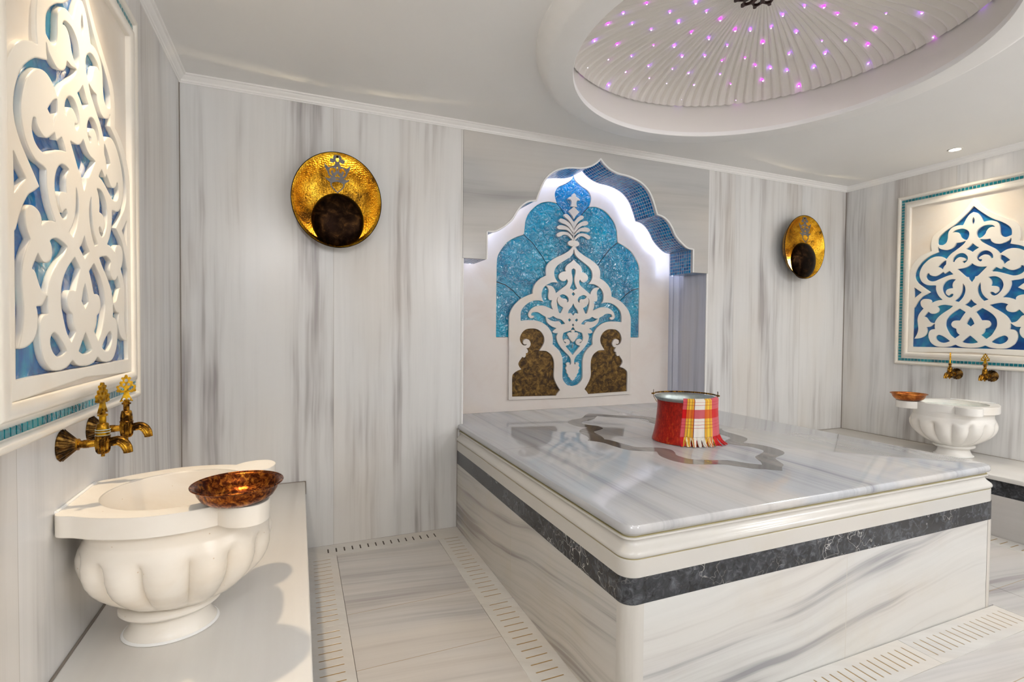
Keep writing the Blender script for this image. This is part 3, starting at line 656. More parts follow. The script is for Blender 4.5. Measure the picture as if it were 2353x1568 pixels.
M['tin'] = plain('tinned_metal', (0.42, 0.47, 0.46), 0.4, 0.8, var=0.25, scale=60)
M['rosette'] = plain('dark_brown_wood', (0.030, 0.007, 0.004), 0.5, var=0.3)
M['lens_white'] = emitter('downlight_glow', (1.0, 0.90, 0.74), 40.0)
M['led'] = emitter('white_led', (0.60, 0.69, 1.0), 15.0)
M['star_a'] = emitter('violet_fibre_light', (0.36, 0.06, 1.0), 4.5)
M['star_b'] = emitter('magenta_fibre_light', (0.75, 0.03, 1.0), 4.0)
M['star_core'] = emitter('white_fibre_core', (0.92, 0.80, 1.0), 8.0)
M['globe'] = emitter('fill_globe_glow', (0.99, 0.99, 1.0), 34.0)
M['bulb'] = emitter('warm_bulb', (1.0, 0.80, 0.50), 420.0)
M['steel'] = plain('white_metal', (0.75, 0.74, 0.72), 0.35, 0.3)

def bucket_mat():
    t = NT('red_copper')
    co = t.coord()
    x, y, z = t.xyz(co)
    p = t.noise(t.vec(t.math('MULTIPLY', x, 2.2), t.math('MULTIPLY', y, 2.2), z), 42.0, 6, 0.75)
    low = t.val(z, [(0.0, 1.0), (1.0, 0.0)])
    f = t.math('ADD', p, t.math('MULTIPLY', t.math('SUBTRACT', 0.12, z), 0.45))
    c = t.ramp(f, [(0.40, (0.27, 0.007, 0.003)), (0.58, (0.50, 0.016, 0.004)), (0.68, (0.52, 0.08, 0.01)), (0.78, (0.60, 0.24, 0.04))])
    return t.done(c, 0.33, 0.55, normal=t.bump(p, 0.15, 0.002))
M['bucket'] = bucket_mat()

def towel_mat():
    t = NT('plaid_cotton')
    u, v, _ = t.xyz(t.coord('UV'))
    red, pink, white, yel, blk, org = (0.56, 0.004, 0.006), (0.57, 0.085, 0.105), (0.74, 0.70, 0.64), (0.80, 0.50, 0.05), (0.03, 0.03, 0.03), (0.72, 0.20, 0.01)
    # warp (vertical stripes) by u
    R, W_, Y, B, O = red, white, yel, blk, (0.70, 0.30, 0.16)
    warp = t.ramp(u, [(0.0, R), (0.105, B), (0.112, Y), (0.130, R), (0.138, Y), (0.160, B), (0.168, Y), (0.235, B), (0.243, Y), (0.262, R), (0.272, Y), (0.290, R), (0.300, B), (0.310, W_),
                      (0.580, B), (0.588, Y), (0.604, R), (0.612, Y), (0.630, B), (0.640, Y), (0.700, B), (0.708, Y), (0.730, R), (0.738, Y), (0.758, R)], 'CONSTANT')
    weft_red = t.val(v, [(0.0, 0.0), (0.26, 1.0), (0.50, 0.0)], 'CONSTANT')
    lines = t.val(v, [(0.0, 0.0), (0.055, 1.0), (0.065, 0.0), (0.135, 1.0), (0.145, 0.0), (0.575, 1.0), (0.585, 0.0), (0.66, 1.0), (0.67, 0.0), (0.745, 1.0), (0.755, 0.0)], 'CONSTANT')
    # plain bands of white weft turn the red warp pink; the red weft turns white pink and yellow orange
    isred = t.val(u, [(0.0, 1.0), (0.105, 0.0), (0.758, 1.0)], 'CONSTANT')
    base = t.mix(t.math('MULTIPLY', isred, t.math('SUBTRACT', 1.0, weft_red)), warp, pink)
    rw = t.mix(0.72, warp, red)
    rw = t.mix(t.val(u, [(0.0, 0.0), (0.310, 1.0), (0.580, 0.0)], 'CONSTANT'), rw, (0.50, 0.10, 0.12))
    base = t.mix(weft_red, base, rw)
    base = t.mix(t.math('MULTIPLY', lines, 0.85), base, (0.45, 0.01, 0.02))
    wv = t.n('ShaderNodeTexChecker', {'Vector': t.vec(u, v, 0.0), 'Scale': 240.0}).outputs[1]
    return t.done(base, 0.9, normal=t.bump(wv, 0.25, 0.0006), sheen=0.2, spec=0.2)
M['towel'] = towel_mat()
for k, c in dict(fr_red=(0.50, 0.006, 0.008), fr_yellow=(0.72, 0.44, 0.04), fr_white=(0.72, 0.68, 0.61), fr_orange=(0.55, 0.16, 0.03)).items():
    M[k] = plain('cotton_' + k[3:], c, 0.9, var=0.2, scale=80)

# ------------------------------------------------------------------ measures (metres)
WX = 4.885          # right wall
CZ = 2.44           # ceiling
YN = -4.6           # wall behind the viewer
NX0, NX1 = 1.454, 3.362   # niche opening
NY = 0.345          # face of the niche slab
XC = 2.405          # niche axis
PX0, PX1, PY, PZ = 1.425, 3.375, -1.732, 0.624   # platform
DC, DR, DZ, DH = (2.41, -1.305), 0.895, 2.578, 0.15

# ------------------------------------------------------------------ room shell
def struct(name, bm, mat, smooth=None):
    return obj(name, bm, mat, None, smooth, kind='structure')

struct('wall_left', boxes((-0.12, 0, YN - 0.1, 0.5, -0.1, CZ + 0.06)), M['wall_side'])
struct('wall_right', boxes((WX, WX + 0.12, YN - 0.1, 0.5, -0.1, CZ + 0.06)), M['wall_side'])
struct('wall_front', boxes((0, WX, YN - 0.12, YN, -0.1, CZ + 0.06)), M['wall_back'])
struct('wall_back_left', boxes((0, NX0, 0, 0.5, -0.1, CZ + 0.06)), M['wall_back'])
struct('wall_back_right', boxes((NX1, WX, 0, 0.5, -0.1, CZ + 0.06)), M['wall_back'])
# the sides of the niche carry their own grey slabs
struct('wall_niche', boxes((NX0, NX1, 0.40, 0.5, -0.1, CZ + 0.06)), M['wall_plain'])
struct('wall_reveal_right', boxes((NX1 - 0.004, NX1, 0.004, 0.30, PZ + 0.0003, 1.632)), M['reveal'])
struct('wall_reveal_left', boxes((NX0, NX0 + 0.004, 0.004, 0.30, PZ + 0.0003, 1.632)), M['reveal'])
# pale bullnose arris on the niche corners
bm = bmesh.new()
rod(bm, (NX1 - 0.002, 0.004, PZ), (NX1 - 0.002, 0.004, 1.63), 0.007)
rod(bm, (NX0 + 0.002, 0.004, PZ), (NX0 + 0.002, 0.004, 1.63), 0.007)
struct('trim_4', bm, M['crown'], 60)
# moulded strip between the niche slab and the reveal
bm = bmesh.new()
for s, xr in ((1, NX1), (-1, NX0)):
    a, b = Vector((xr - s * 0.004, 0.30, 0)), Vector((xr - s * 0.058, 0.372, 0))
    pr = [(0.0, 0.0), (0.02, 0.006), (0.48, 0.004), (0.5, -0.004), (0.55, 0.006), (0.96, 0.006), (1.0, 0.0)]
    d = b - a
    nrm = Vector((-s * abs(d.y), -abs(d.x), 0)).normalized()
    grid(bm, [[(a + d * t + nrm * w).to_tuple()[:2] + (z,) for t, w in pr] for z in (PZ, 1.66)])
struct('trim_5', bm, M['reveal'], 40)
# floor: screed under, paved fields flush with the drains
GX = (0.575, 0.724, 1.272, 1.424)
fl = boxes((0, WX, YN, 0, -0.12, -0.03), (GX[1] + .0012, GX[2] - .0012, YN, -0.149, -0.03, 0), (0, GX[0] - .0012, YN, 0, -0.03, 0), (GX[3], 3.375, -1.73, 0, -0.03, 0),
           (GX[3] + .0012, 3.375, YN, -1.890, -0.03, 0), (3.3765, 3.58, YN, 0, -0.03, 0.0), (3.5825, 4.195, YN, 0, -0.03, 0), (4.345, WX, YN, 0, -0.03, 0), (GX[0], GX[3], -.004, 0, -0.03, 0))
struct('floor', fl, M['floor'])
# ceiling with the round opening
rect = [(-0.12, YN - 0.12), (WX + 0.12, YN - 0.12), (WX + 0.12, 0.5), (-0.12, 0.5)]
struct('ceiling', prism([rect, circle_pts(DC[0], DC[1], 0.985, n=128)], CZ, CZ + 0.06), M['plaster'])
# crown moulding
CP = [(0.0, 2.40), (0.004, 2.40), (0.006, 2.405), (0.010, 2.407), (0.012, 2.415), (0.022, 2.423), (0.026, 2.431), (0.034, 2.434), (0.036, 2.44), (0.0, 2.44)]
bm = bmesh.new()
grid(bm, [[(c, YN, z) for c, z in CP], [(c, -c, z) for c, z in CP]], wrap_u=True)
struct('trim_1', bm, M['crown'], 35)
bm = bmesh.new()
grid(bm, [[(c, -c, z) for c, z in CP], [(WX - c, -c, z) for c, z in CP]], wrap_u=True)
struct('trim_2', bm, M['crown'], 35)
bm = bmesh.new()
grid(bm, [[(WX - c, -c, z) for c, z in CP], [(WX - c, YN, z) for c, z in CP]], wrap_u=True)
struct('trim_3', bm, M['crown'], 35)
struct('trim_6', boxes((0, 0.004, -0.004, 0, 0.37, 2.40), (WX - 0.004, WX, -0.004, 0, 0.37, 2.40), (1.4235, 1.4265, -0.003, 0, 0.0, 0.6)), M['sealant'])

# ------------------------------------------------------------------ dome
dome = thing('dome', 'round fluted white ceiling dome studded with purple lights above the platform', 'dome', (DC[0], DC[1], CZ))
bm = bmesh.new()
pr = [(0.99, CZ), (0.985, CZ - 0.004), (0.982, CZ - 0.018), (0.976, CZ - 0.034), (0.966, CZ - 0.050), (0.953, CZ - 0.063), (0.938, CZ - 0.072), (0.924, CZ - 0.0755), (0.822, CZ - 0.0755), (0.820, CZ - 0.072), (0.820, CZ - 0.052), (0.828, CZ - 0.050), (0.842, CZ - 0.052), (0.85, CZ - 0.06), (0.92, CZ - 0.06), (0.99, CZ)]
rows = [[(r * math.cos(2 * PI * j / 144), r * math.sin(2 * PI * j / 144), z - CZ) for j in range(144)] for r, z in pr]
grid(bm, rows, wrap_u=True)
obj('ring', bm, M['crown'], dome, 40)
bm = bmesh.new()
pr = [(0.90, CZ - 0.062), (0.90, DZ + 0.012), (0.94, DZ + 0.012), (0.94, CZ - 0.062)]
grid(bm, [[(r * math.cos(2 * PI * j / 144), r * math.sin(2 * PI * j / 144), z - CZ) for j in range(144)] for r, z in pr], wrap_u=True, wrap_v=True)
obj('drum', bm, M['dome'], dome, 40)
NF = 112
def dome_z(r):
    return DZ + DH * math.sqrt(max(0.0, 1 - (r / DR) ** 2))
bm = bmesh.new()
rows = []
for i in range(27):
    q = i / 26
    r = DR * math.cos(q * PI / 2) if i < 26 else 0.012
    row = []
    for j in range(NF * 4):
        a = 2 * PI * j / (NF * 4)
        saw = (0.0, 0.5, 1.0, 0.85)[j % 4]
        amp = 0.0135 * min(1, (r / DR) * 1.15)
        rr = r - saw * amp * (r / DR) ** 0.5
        row.append((rr * math.cos(a), rr * math.sin(a), dome_z(min(r, DR)) - saw * amp * 0.9 - CZ))
    rows.append(row)
grid(bm, rows, wrap_u=True, cap1=True)
obj('shell', bm, M['dome'], dome, 20)
# light strip lying in the cove
bm = bmesh.new()
grid(bm, [[(r * math.cos(2 * PI * j / 96), r * math.sin(2 * PI * j / 96), z) for j in range(96)] for r, z in ((0.866, -0.058), (0.882, -0.058), (0.882, -0.052), (0.866, -0.052))], wrap_u=True, wrap_v=True)
obj('cove_light', bm, emitter('cove_glow', (1.0, 0.92, 0.90), 1.0), dome, 40)
for k, (sx, sy) in enumerate(DATA['STARS']):
    r = math.hypot(sx, sy)
    big = 0.0062 if k % 3 == 0 else (0.0048 if k % 3 == 1 else 0.0036)
    nrm = Vector((sx * DH / (DR * DR) / max(0.15, math.sqrt(max(0.0, 1 - (r / DR) ** 2))), sy * DH / (DR * DR) / max(0.15, math.sqrt(max(0.0, 1 - (r / DR) ** 2))), 1)).normalized()
    Q = Matrix.Translation((sx, sy, dome_z(r) - 0.012 - CZ)) @ nrm.to_track_quat('Z', 'Y').to_matrix().to_4x4()
    bm = bmesh.new()
    lathe(bm, [(big, 0.012), (big, 0.0), (big * 0.85, -0.003), (0.0, -0.0042)], 14, Q)
    s = obj('star_light', bm, M['star_b'] if (k * 7) % 5 in (1, 3) else M['star_a'], dome, 180)
    bm = bmesh.new()
    lathe(bm, [(big * 0.55, -0.0034), (big * 0.45, -0.0052), (0.0, -0.006)], 12, Q)
    obj('fibre_tip', bm, M['star_core'], s, 180, 'white glowing tip')

# pierced brown star hanging at the crown of the dome
ros = thing('ceiling_rosette', 'dark brown pierced star rosette at the centre of the dome', 'rosette', (DC[0], DC[1], 2.688))
def star(n, r0, r1, a0=0.0):
    return [((r0 if k % 2 == 0 else r1) * math.cos(a0 + PI * k / n), (r0 if k % 2 == 0 else r1) * math.sin(a0 + PI * k / n)) for k in range(2 * n)]
holes = []
for k in range(12):
    a = 2 * PI * k / 12
    def pt(r, d):
        return (r * math.cos(a + d), r * math.sin(a + d))
    holes.append([pt(0.048, 0.0), pt(0.068, 0.17), pt(0.094, 0.15), pt(0.102, 0.06), pt(0.102, -0.06), pt(0.094, -0.15), pt(0.068, -0.17)])
    holes.append([pt(0.022, 0.0), pt(0.034, 0.2), pt(0.041, 0.0), pt(0.034, -0.2)])
me = shape([star(12, 0.120, 0.090)] + [circle_pts(0.116 * math.cos(2 * PI * k / 12), 0.116 * math.sin(2 * PI * k / 12), 0.008, n=10) for k in range(12)], holes, -0.006, 0.006, h=0.001)
obj('fretwork', me, M['rosette'], ros, 40)
bm = bmesh.new()
lathe(bm, [(0.02, 0.004), (0.02, 0.03), (0.006, 0.034), (0.006, 0.06)], 16)
obj('boss', bm, M['rosette'], ros, 40)

# ------------------------------------------------------------------ platform
plat = thing('marble_platform', 'large square grey marble bathing platform with a dark band and wavy inlay', 'platform', (0, 0, 0))
def plan(o, r=0.045):
    """open plan outline of the platform grown by o: left side, front, right side"""
    x0, x1, y0 = PX0 - o, PX1 + o, PY - o
    r = r + o
    P = [(x0, 0.0)]
    P += [(x0, -0.4), (x0, -0.9), (x0, y0 + r + 0.004)]
    P += [(x0 + r - r * math.cos(a), y0 + r - r * math.sin(a)) for a in [PI / 2 * k / 8 for k in range(1, 8)]]
    P += [(x0 + r, y0), (PX0 + 0.066, y0), (2.4, y0), (PX1 - 0.058, y0), (x1 - r, y0)]
    P += [(x1 - r + r * math.sin(a), y0 + r - r * math.cos(a)) for a in [PI / 2 * k / 8 for k in range(1, 8)]]
    P += [(x1, y0 + r), (x1, -0.9), (x1, -0.4), (x1, 0.0)]
    return P
def courses(prof, r=0.045, sel=None):
    bm = bmesh.new()
    rows = []
    for o, z in prof:
        p = plan(o, r)
        if sel:
            p = p[sel[0]:sel[1]]
        rows.append([(x, y, z) for x, y in p])
    grid(bm, rows)
    return bm
# top slab with a rounded nose; runs back into the niche
bm = bmesh.new()
nose = [(-0.05, 0.592), (-0.016, 0.592), (-0.008, 0.5945), (-0.004, 0.600), (-0.003, 0.607), (-0.004, 0.614), (-0.009, 0.621), (-0.018, PZ)]
rows = [[(x, y, z) for x, y in plan(o, 0.05)] for o, z in nose]
V = grid(bm, rows)
tv = V[-1]
back = [bm.verts.new((NX1 - 0.001, 0, PZ)), bm.verts.new((NX1 - 0.001, NY, PZ)), bm.verts.new((NX0 + 0.001, NY, PZ)), bm.verts.new((NX0 + 0.001, 0, PZ))]
bm.faces.new(tv + back)
bv = [bm.verts.new((v.co.x, v.co.y, 0.592)) for v in back]
for a, b, c, d in ((back[0], back[1], bv[1], bv[0]), (back[1], back[2], bv[2], bv[1]), (back[2], back[3], bv[3], bv[2])):
    bm.faces.new((a, b, c, d))
bm.faces.new(list(reversed(V[0])) + [bv[3], bv[2], bv[1], bv[0]])
obj('top_slab', bm, M['top'], plat, 30)
cor = [(-0.040, 0.593), (-0.020, 0.5925), (-0.019, 0.588), (-0.020, 0.5835), (-0.011, 0.582), (-0.010, 0.577), (-0.018, 0.575), (-0.0215, 0.570), (-0.0205, 0.563), (-0.015, 0.555), (-0.006, 0.548), (0.001, 0.542), (0.0045, 0.535), (0.004, 0.529), (0.000, 0.5245), (-0.007, 0.5225), (-0.014, 0.520)]
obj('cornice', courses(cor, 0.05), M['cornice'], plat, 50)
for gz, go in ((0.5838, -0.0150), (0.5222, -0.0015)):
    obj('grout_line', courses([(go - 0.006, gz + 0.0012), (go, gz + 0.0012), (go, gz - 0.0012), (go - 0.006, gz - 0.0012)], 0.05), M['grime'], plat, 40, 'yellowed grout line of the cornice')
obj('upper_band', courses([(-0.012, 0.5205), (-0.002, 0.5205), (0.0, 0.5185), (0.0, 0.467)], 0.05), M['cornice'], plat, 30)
obj('dark_band', courses([(-0.012, 0.4670), (0.0, 0.4665), (0.0, 0.387), (-0.012, 0.3865)], 0.042), M['dark'], plat, 30, 'polished dark grey marble band')
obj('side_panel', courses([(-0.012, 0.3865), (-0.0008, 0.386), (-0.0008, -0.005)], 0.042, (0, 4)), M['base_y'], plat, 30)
obj('front_panel', courses([(-0.012, 0.3865), (-0.0008, 0.386), (-0.0008, -0.005)], 0.042, (12, 15)), M['base_x'], plat, 30)
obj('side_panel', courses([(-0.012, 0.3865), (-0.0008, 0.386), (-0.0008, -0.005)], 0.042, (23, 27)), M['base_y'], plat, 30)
for a, b in ((3, 13), (14, 24)):
    obj('corner_post', courses([(-0.012, 0.3865), (0.0, 0.386), (0.0, -0.005)], 0.042, (a, b)), M['post'], plat, 40, 'streaked corner piece')
# inlaid wavy band on the slab
def quad_sym(P, cx):
    L = [(x, y) for x, y in P]
    return L + [(2 * cx - x, y) for x, y in reversed(L) if abs(x - cx) > 1e-4]
iO, iI = DATA['INLAY_O'], DATA['INLAY_I']
icx = 2.392
kO = max(range(len(iO)), key=lambda k: -iO[k][1]) + 1
kI = max(range(len(iI)), key=lambda k: -iI[k][1]) + 1
Lo = [(icx, iO[0][1])] + [p for p in iO[1:kO - 1]] + [(icx, iO[kO - 1][1])]
Li = [(icx, iI[0][1])] + [p for p in iI[1:kI - 1]] + [(icx, iI[kI - 1][1])]
SO = [(x - icx, y) for x, y in Lo]
SI = [(x - icx, y) for x, y in Li]
SO = smooth_poly(SO, corner=50, closed=False)
SI = smooth_poly(SI, corner=50, closed=False)
me = shape([mirror_half(SO)], [mirror_half(SI)], PZ - 0.003, PZ + 0.0006, Matrix.Translation((icx, 0, 0)), h=0.002, tol=0.0005)
obj('inlay', me, M['inlay'], plat, None, 'dark grey wavy star outline let into the top')

# ------------------------------------------------------------------ benches
def bench(name, label, flip):
    t = thing(name, label, 'bench', (WX if flip else 0, 0, 0))
    s = -1 if flip else 1
    def bx(x0, x1, y0, y1, z0, z1):
        a, b = sorted((s * x0, s * x1))
        return (a, b, y0, y1, z0, z1)
    bm = boxes(bx(0.004, 0.571 if not flip else 0.588, YN + 0.002, -0.004, 0.341, 0.370))
    bevel(bm, 0.006, 3)
    obj('seat_slab', bm, M['bench'], t, 40)
    obj('dark_band', boxes(bx(0.004, 0.540, YN + 0.002, -0.004, 0.244, 0.3405)), M['dark'], t, None, 'dark grey marble band under the seat')
    obj('base', boxes(bx(0.004, 0.540, YN + 0.002, -0.004, 0.0, 0.2435)), M['bench_base'], t)
    bm = boxes(bx(0.0005, 0.0075, YN + 0.002, -0.002, 0.3, 0.3712), bx(0.0076, 0.576 if not flip else 0.59, -0.0078, -0.0005, 0.3, 0.3712))
    obj('joint', bm, M['sealant'], t, None, 'dark sealant joint along the wall')
    return t
bench('marble_bench', 'long pale marble bench along the left wall under the basin', False)
bench('marble_bench', 'white marble bench with dark band along the right wall behind the platform', True)

# ------------------------------------------------------------------ floor drains
def grate(name, label, x0, x1, y0, y1, along, slots, sl, black=False, group='slotted marble drain covers'):
    """slab with open slots; along 'y': slots step in y and lie across x"""
    t = thing(name, label, 'drain cover', ((x0 + x1) / 2, (y0 + y1) / 2, 0), 0, group)
    cx, cy = (x0 + x1) / 2, (y0 + y1) / 2
    rectp = [(x0 - cx + .0008, y0 - cy + .0008), (x1 - cx - .0008, y0 - cy + .0008), (x1 - cx - .0008, y1 - cy - .0008), (x0 - cx + .0008, y1 - cy - .0008)]
    L = [rectp]
    hw = 0.0038
    for c in slots:
        a, b = sl
        if along == 'y':
            p = [(a - cx + hw, c - cy - hw), (b - cx - hw, c - cy - hw), (b - cx, c - cy), (b - cx - hw, c - cy + hw), (a - cx + hw, c - cy + hw), (a - cx, c - cy)]
        else:
            p = [(c - cx - hw, a - cy + hw), (c - cx, a - cy), (c - cx + hw, a - cy + hw), (c - cx + hw, b - cy - hw), (c - cx, b - cy), (c - cx - hw, b - cy - hw)]
        L.append(p)
    obj('slab', prism(L, -0.020, 0.0), M['grate'], t)
    obj('channel', boxes((x0 - cx + .002, x1 - cx - .002, y0 - cy + .002, y1 - cy - .002, -0.0285, -0.0055)) if False else boxes((x0 - cx + .002, x1 - cx - .002, y0 - cy + .002, y1 - cy - .002, -0.0285, -0.0202)), M['rust'], t, None, 'rusty bottom of the drain')
    for c in slots:
        a, b = sl
        if along == 'y':
            fill = boxes((a - cx + .001, b - cx - .001, c - cy - 0.0035, c - cy + 0.0035, -0.0202, -0.0016))
        else:
            fill = boxes((c - cx - 0.0035, c - cx + 0.0035, a - cy + .001, b - cy - .001, -0.0202, -0.0016))
        obj('slot', fill, M['dark_slot'] if black else M['rust'], t)
    return t
def steps(a, b, d):
    n = max(1, int(round(abs(b - a) / d)))
    return [a + (b - a) * k / n for k in range(n + 1)]
grate('drain_cover', 'slotted marble drain cover beside the left bench, the far one at the wall corner', GX[0], GX[1], -0.815, -0.149, 'y', steps(-0.185, -0.776, 0.0437), (0.605, 0.693))
grate('drain_cover', 'slotted marble drain cover beside the left bench, nearer one with grey streaks', GX[0], GX[1], -1.48, -0.816, 'y', steps(-0.858, -1.43, 0.0437), (0.603, 0.692))
grate('drain_cover', 'slotted drain cover against the platform side, the far greyer one by the back wall', GX[2], GX[3], -0.885, -0.149, 'y', steps(-0.155, -0.832, 0.0425), (1.304, 1.391))
grate('drain_cover', 'slotted drain cover against the platform side, the near white one with rusty slots', GX[2], GX[3], -1.735, -0.886, 'y', steps(-0.907, -1.68, 0.0435), (1.303, 1.394))
grate('drain_cover', 'slotted marble drain cover along the foot of the back wall with black slots', GX[0], GX[3], -0.1485, -0.004, 'x', steps(0.685, 1.27, 0.0417), (-0.106, -0.050), True)
grate('drain_cover', 'slotted drain cover before the platform front, the right-hand one by its corner', 2.70, 3.375, -1.889, -1.735, 'x', steps(3.33, 2.74, 0.0407), (-1.855, -1.766))
grate('drain_cover', 'slotted drain cover before the platform front, left of the corner one at the picture edge', 2.02, 2.699, -1.889, -1.735, 'x', steps(2.66, 2.06, 0.0407), (-1.857, -1.769))
grate('drain_cover', 'slotted marble drain cover at the foot of the right bench', 4.196, 4.344, -1.9, -1.0, 'y', steps(-1.05, -1.86, 0.048), (4.225, 4.315))

# ------------------------------------------------------------------ carved side panels
PD = DATA['PANEL']
def make_panel(label, origin, right, out):
    t = thing('carved_wall_panel', label, 'wall panel', (0, 0, 0), 0, 'carved marble wall panels with blue tile')
    t.matrix_world = facing(origin, right, out)
    H, z0, z1 = 0.49, 0.955, 2.253
    bm = bmesh.new()
    pr = [(0.0, 0.0005), (0.0, 0.018), (0.003, 0.026), (0.009, 0.031), (0.016, 0.031), (0.022, 0.026), (0.025, 0.018), (0.054, 0.018), (0.057, 0.0215), (0.060, 0.0225), (0.063, 0.029), (0.069, 0.0345), (0.077, 0.0375), (0.086, 0.037), (0.093, 0.033), (0.097, 0.027), (0.098, 0.0005)]
    sweep_rect(bm, H, z0, z1, pr)
    obj('frame_molding', bm, M['panel'], t, 50)
    bm = bmesh.new()
    def tl(u, v):
        s = 0.0091
        vs = box(bm, u - s, u + s, v - s, v + s, 0.0175, 0.0215)
    nu, nv = 40, 55
    a, b = H - 0.039, H - 0.039
    for k in range(nu + 1):
        u = -a + 2 * a * k / nu
        tl(u, z0 + 0.039)
        tl(u, z1 - 0.039)
    for k in range(1, nv):
        v = z0 + 0.039 + (z1 - z0 - 0.078) * k / nv
        tl(-a, v)
        tl(a, v)
    obj('mosaic_border', bm, M['teal_tile'], t, None, 'band of small teal mosaic tiles')
    outer = both(PD['outer'])[0]
    h = 0.0012
    rectp = [(-H + 0.0965, z0 + 0.0965), (H - 0.0965, z0 + 0.0965), (H - 0.0965, z1 - 0.0965), (-H + 0.0965, z1 - 0.0965)]
    top = max(v for u, v in outer)
    obj('field', shape([rectp], [outer], 0.004, 0.0165, tol=0.0004), M['field'], t, None)
    obj('tile_backing', boxes((-H + 0.095, H - 0.095, z0 + 0.095, z1 - 0.097, 0.001, 0.0125)), M['blue'], t, None, 'blue glazed tile behind the carving')
    blues = []
    for k, P in PD.items():
        if k != 'outer':
            blues += both(P)
    clip = [(max(-H + 0.0975, min(H - 0.0975, u)), max(z0 + 0.0975, v)) for u, v in outer]
    obj('lattice', shape([clip], blues, 0.0125, 0.0258), M['lattice'], t, 35, 'deeply carved pale marble scrollwork')
    return t
PL = make_panel('carved marble scroll panel with blue tile, close up on the left wall above the near basin', (0.0, -1.303, 0), (0, 1, 0), (1, 0, 0))
PR = make_panel('carved marble scroll panel with blue tile on the far right wall above two taps', (WX, -0.916, 0), (0, -1, 0), (-1, 0, 0))

# ------------------------------------------------------------------ niche panel
FD = DATA['FRET']
NM = facing((XC, NY, 0), (1, 0, 0), (0, -1, 0))
npan = thing('niche_panel', 'tall pale marble niche panel with turquoise glass shell and carved grapevine fretwork', 'wall panel')
npan.matrix_world = NM
SH = [tuple(p) for p in DATA['SHELL']]
s1, s2, s3 = [[tuple(p) for p in s] for s in DATA['SEAMS']]
zb = 1.146
left_edge = SH[-1][0] - 0.001
e3 = (-0.43, s3[-1][1] - 0.03)
chain = [(0.0, SH[0][1])] + SH[1:]
cs = smooth_poly(chain, corner=40, closed=False)
def near(P, q):
    return min(range(len(P)), key=lambda k: (P[k][0] - q[0]) ** 2 + (P[k][1] - q[1]) ** 2)
i1, i2 = near(cs, SH[7]), near(cs, SH[15])
side_pt = (left_edge, s3[0][1])
cs2 = cs + [side_pt]
T0 = cs2[:i1 + 1] + s1[1:-1] + [(0.0, s1[-1][1])]
T1 = cs2[i1:i2 + 1] + s2[1:] + [(-0.001, s2[-1][1] - 0.03), (-0.001, s1[-1][1])] + list(reversed(s1[1:-1]))
T2 = cs2[i2:] + s3[1:] + [e3, (-0.20, e3[1]), (-0.05, s2[-1][1] - 0.05)] + list(reversed(s2[1:]))
T3 = [side_pt, (left_edge, zb), (-0.40, zb), e3] + list(reversed(s3[1:]))
fret_outer = both(FD['outer'], False)[0]
fret_outer = mirror_half([(0.0, FD['outer'][0][1])] + smooth_poly(FD['outer'][1:-1], closed=False) + [(0.0, FD['outer'][-1][1])])
shell_poly = mirror_half(cs2 + [(left_edge, zb), (0.0, zb)])
slabrect = [(NX0 - XC + 0.002, PZ + 0.0005), (0.887, PZ + 0.0005), (0.887, 2.438), (NX0 - XC + 0.002, 2.438)]
obj('back_slab', shape([slabrect], [shell_poly], -0.054, 0.0, tol=0.0005, h=0.002), M['niche_slab'], npan, None)
obj('tile_bed', boxes((-0.63, 0.63, zb - 0.01, 2.33, -0.0535, -0.016)), M['dark_slot'], npan)
def tile(P, mat, label=None, whole=False):
    for Q in ([mirror_half(P)] if whole else [P, mirror_side(P)]):
        obj('glass_tile', shape([Q], [], -0.0158, -0.006, lev=0.96, h=0.0015), mat, npan, None, label)
tile(T0, M['azure'], 'azure pointed glass tile at the top', True)
tile(T1, M['turq'])
tile(T2, M['turq'])
tile(T3, M['turq'])
inner = mirror_half([(0.0, FD['inner'][0][1])] + smooth_poly(FD['inner'][1:-1], closed=False) + [(0.0, FD['inner'][-1][1])])
bronze = both(FD['bronze'])
add = [fret_outer]
sub = [inner] + bronze
motif = mirror_half([(0.0, FD['motif'][0][1])] + smooth_poly(FD['motif'][1:-1], closed=False) + [(0.0, FD['motif'][-1][1])])
# foot under the arch frame
allp = [q for q in fret_outer]
b = (min(p[0] for p in allp) - 0.004, max(p[0] for p in allp) + 0.004, min(p[1] for p in allp) - 0.004, max(p[1] for p in allp) + 0.004)
f1 = raster(add, sub, b)
holes = []
for k, P in FD.items():
    if k not in ('outer', 'inner', 'motif', 'bronze'):
        holes += both(P)
f2 = raster([motif], holes, b)
obj('arch_frame', prism(contours(f1, b), 0.0, 0.018, None), M['fret'], npan, 35, 'pale marble arched fretwork frame')
obj('vine_carving', prism(contours(f2, b), 0.0012, 0.0165, None), M['fret'], npan, 35, 'carved vine scrolls with grape bunches')
obj('glass_backing', shape([mirror_half([(u * 1.012, v) for u, v in ([(0.0, FD['inner'][0][1])] + FD['inner'][1:-1] + [(0.0, FD['inner'][-1][1])])])], [], 0.0002, 0.0016), M['turq'], npan, None)
zmin = min(p[1] for p in FD['bronze'])
for Q in bronze:
    cu, cv = sum(p[0] for p in Q) / len(Q), sum(p[1] for p in Q) / len(Q)
    obj('bronze_inset', shape([[(cu + (u - cu) * 1.02, cv + (v - cv) * 1.02) for u, v in Q]], [], 0.0003, 0.004), M['bronze'], npan, None, 'mottled bronze inset shaped like a scrolled vase')
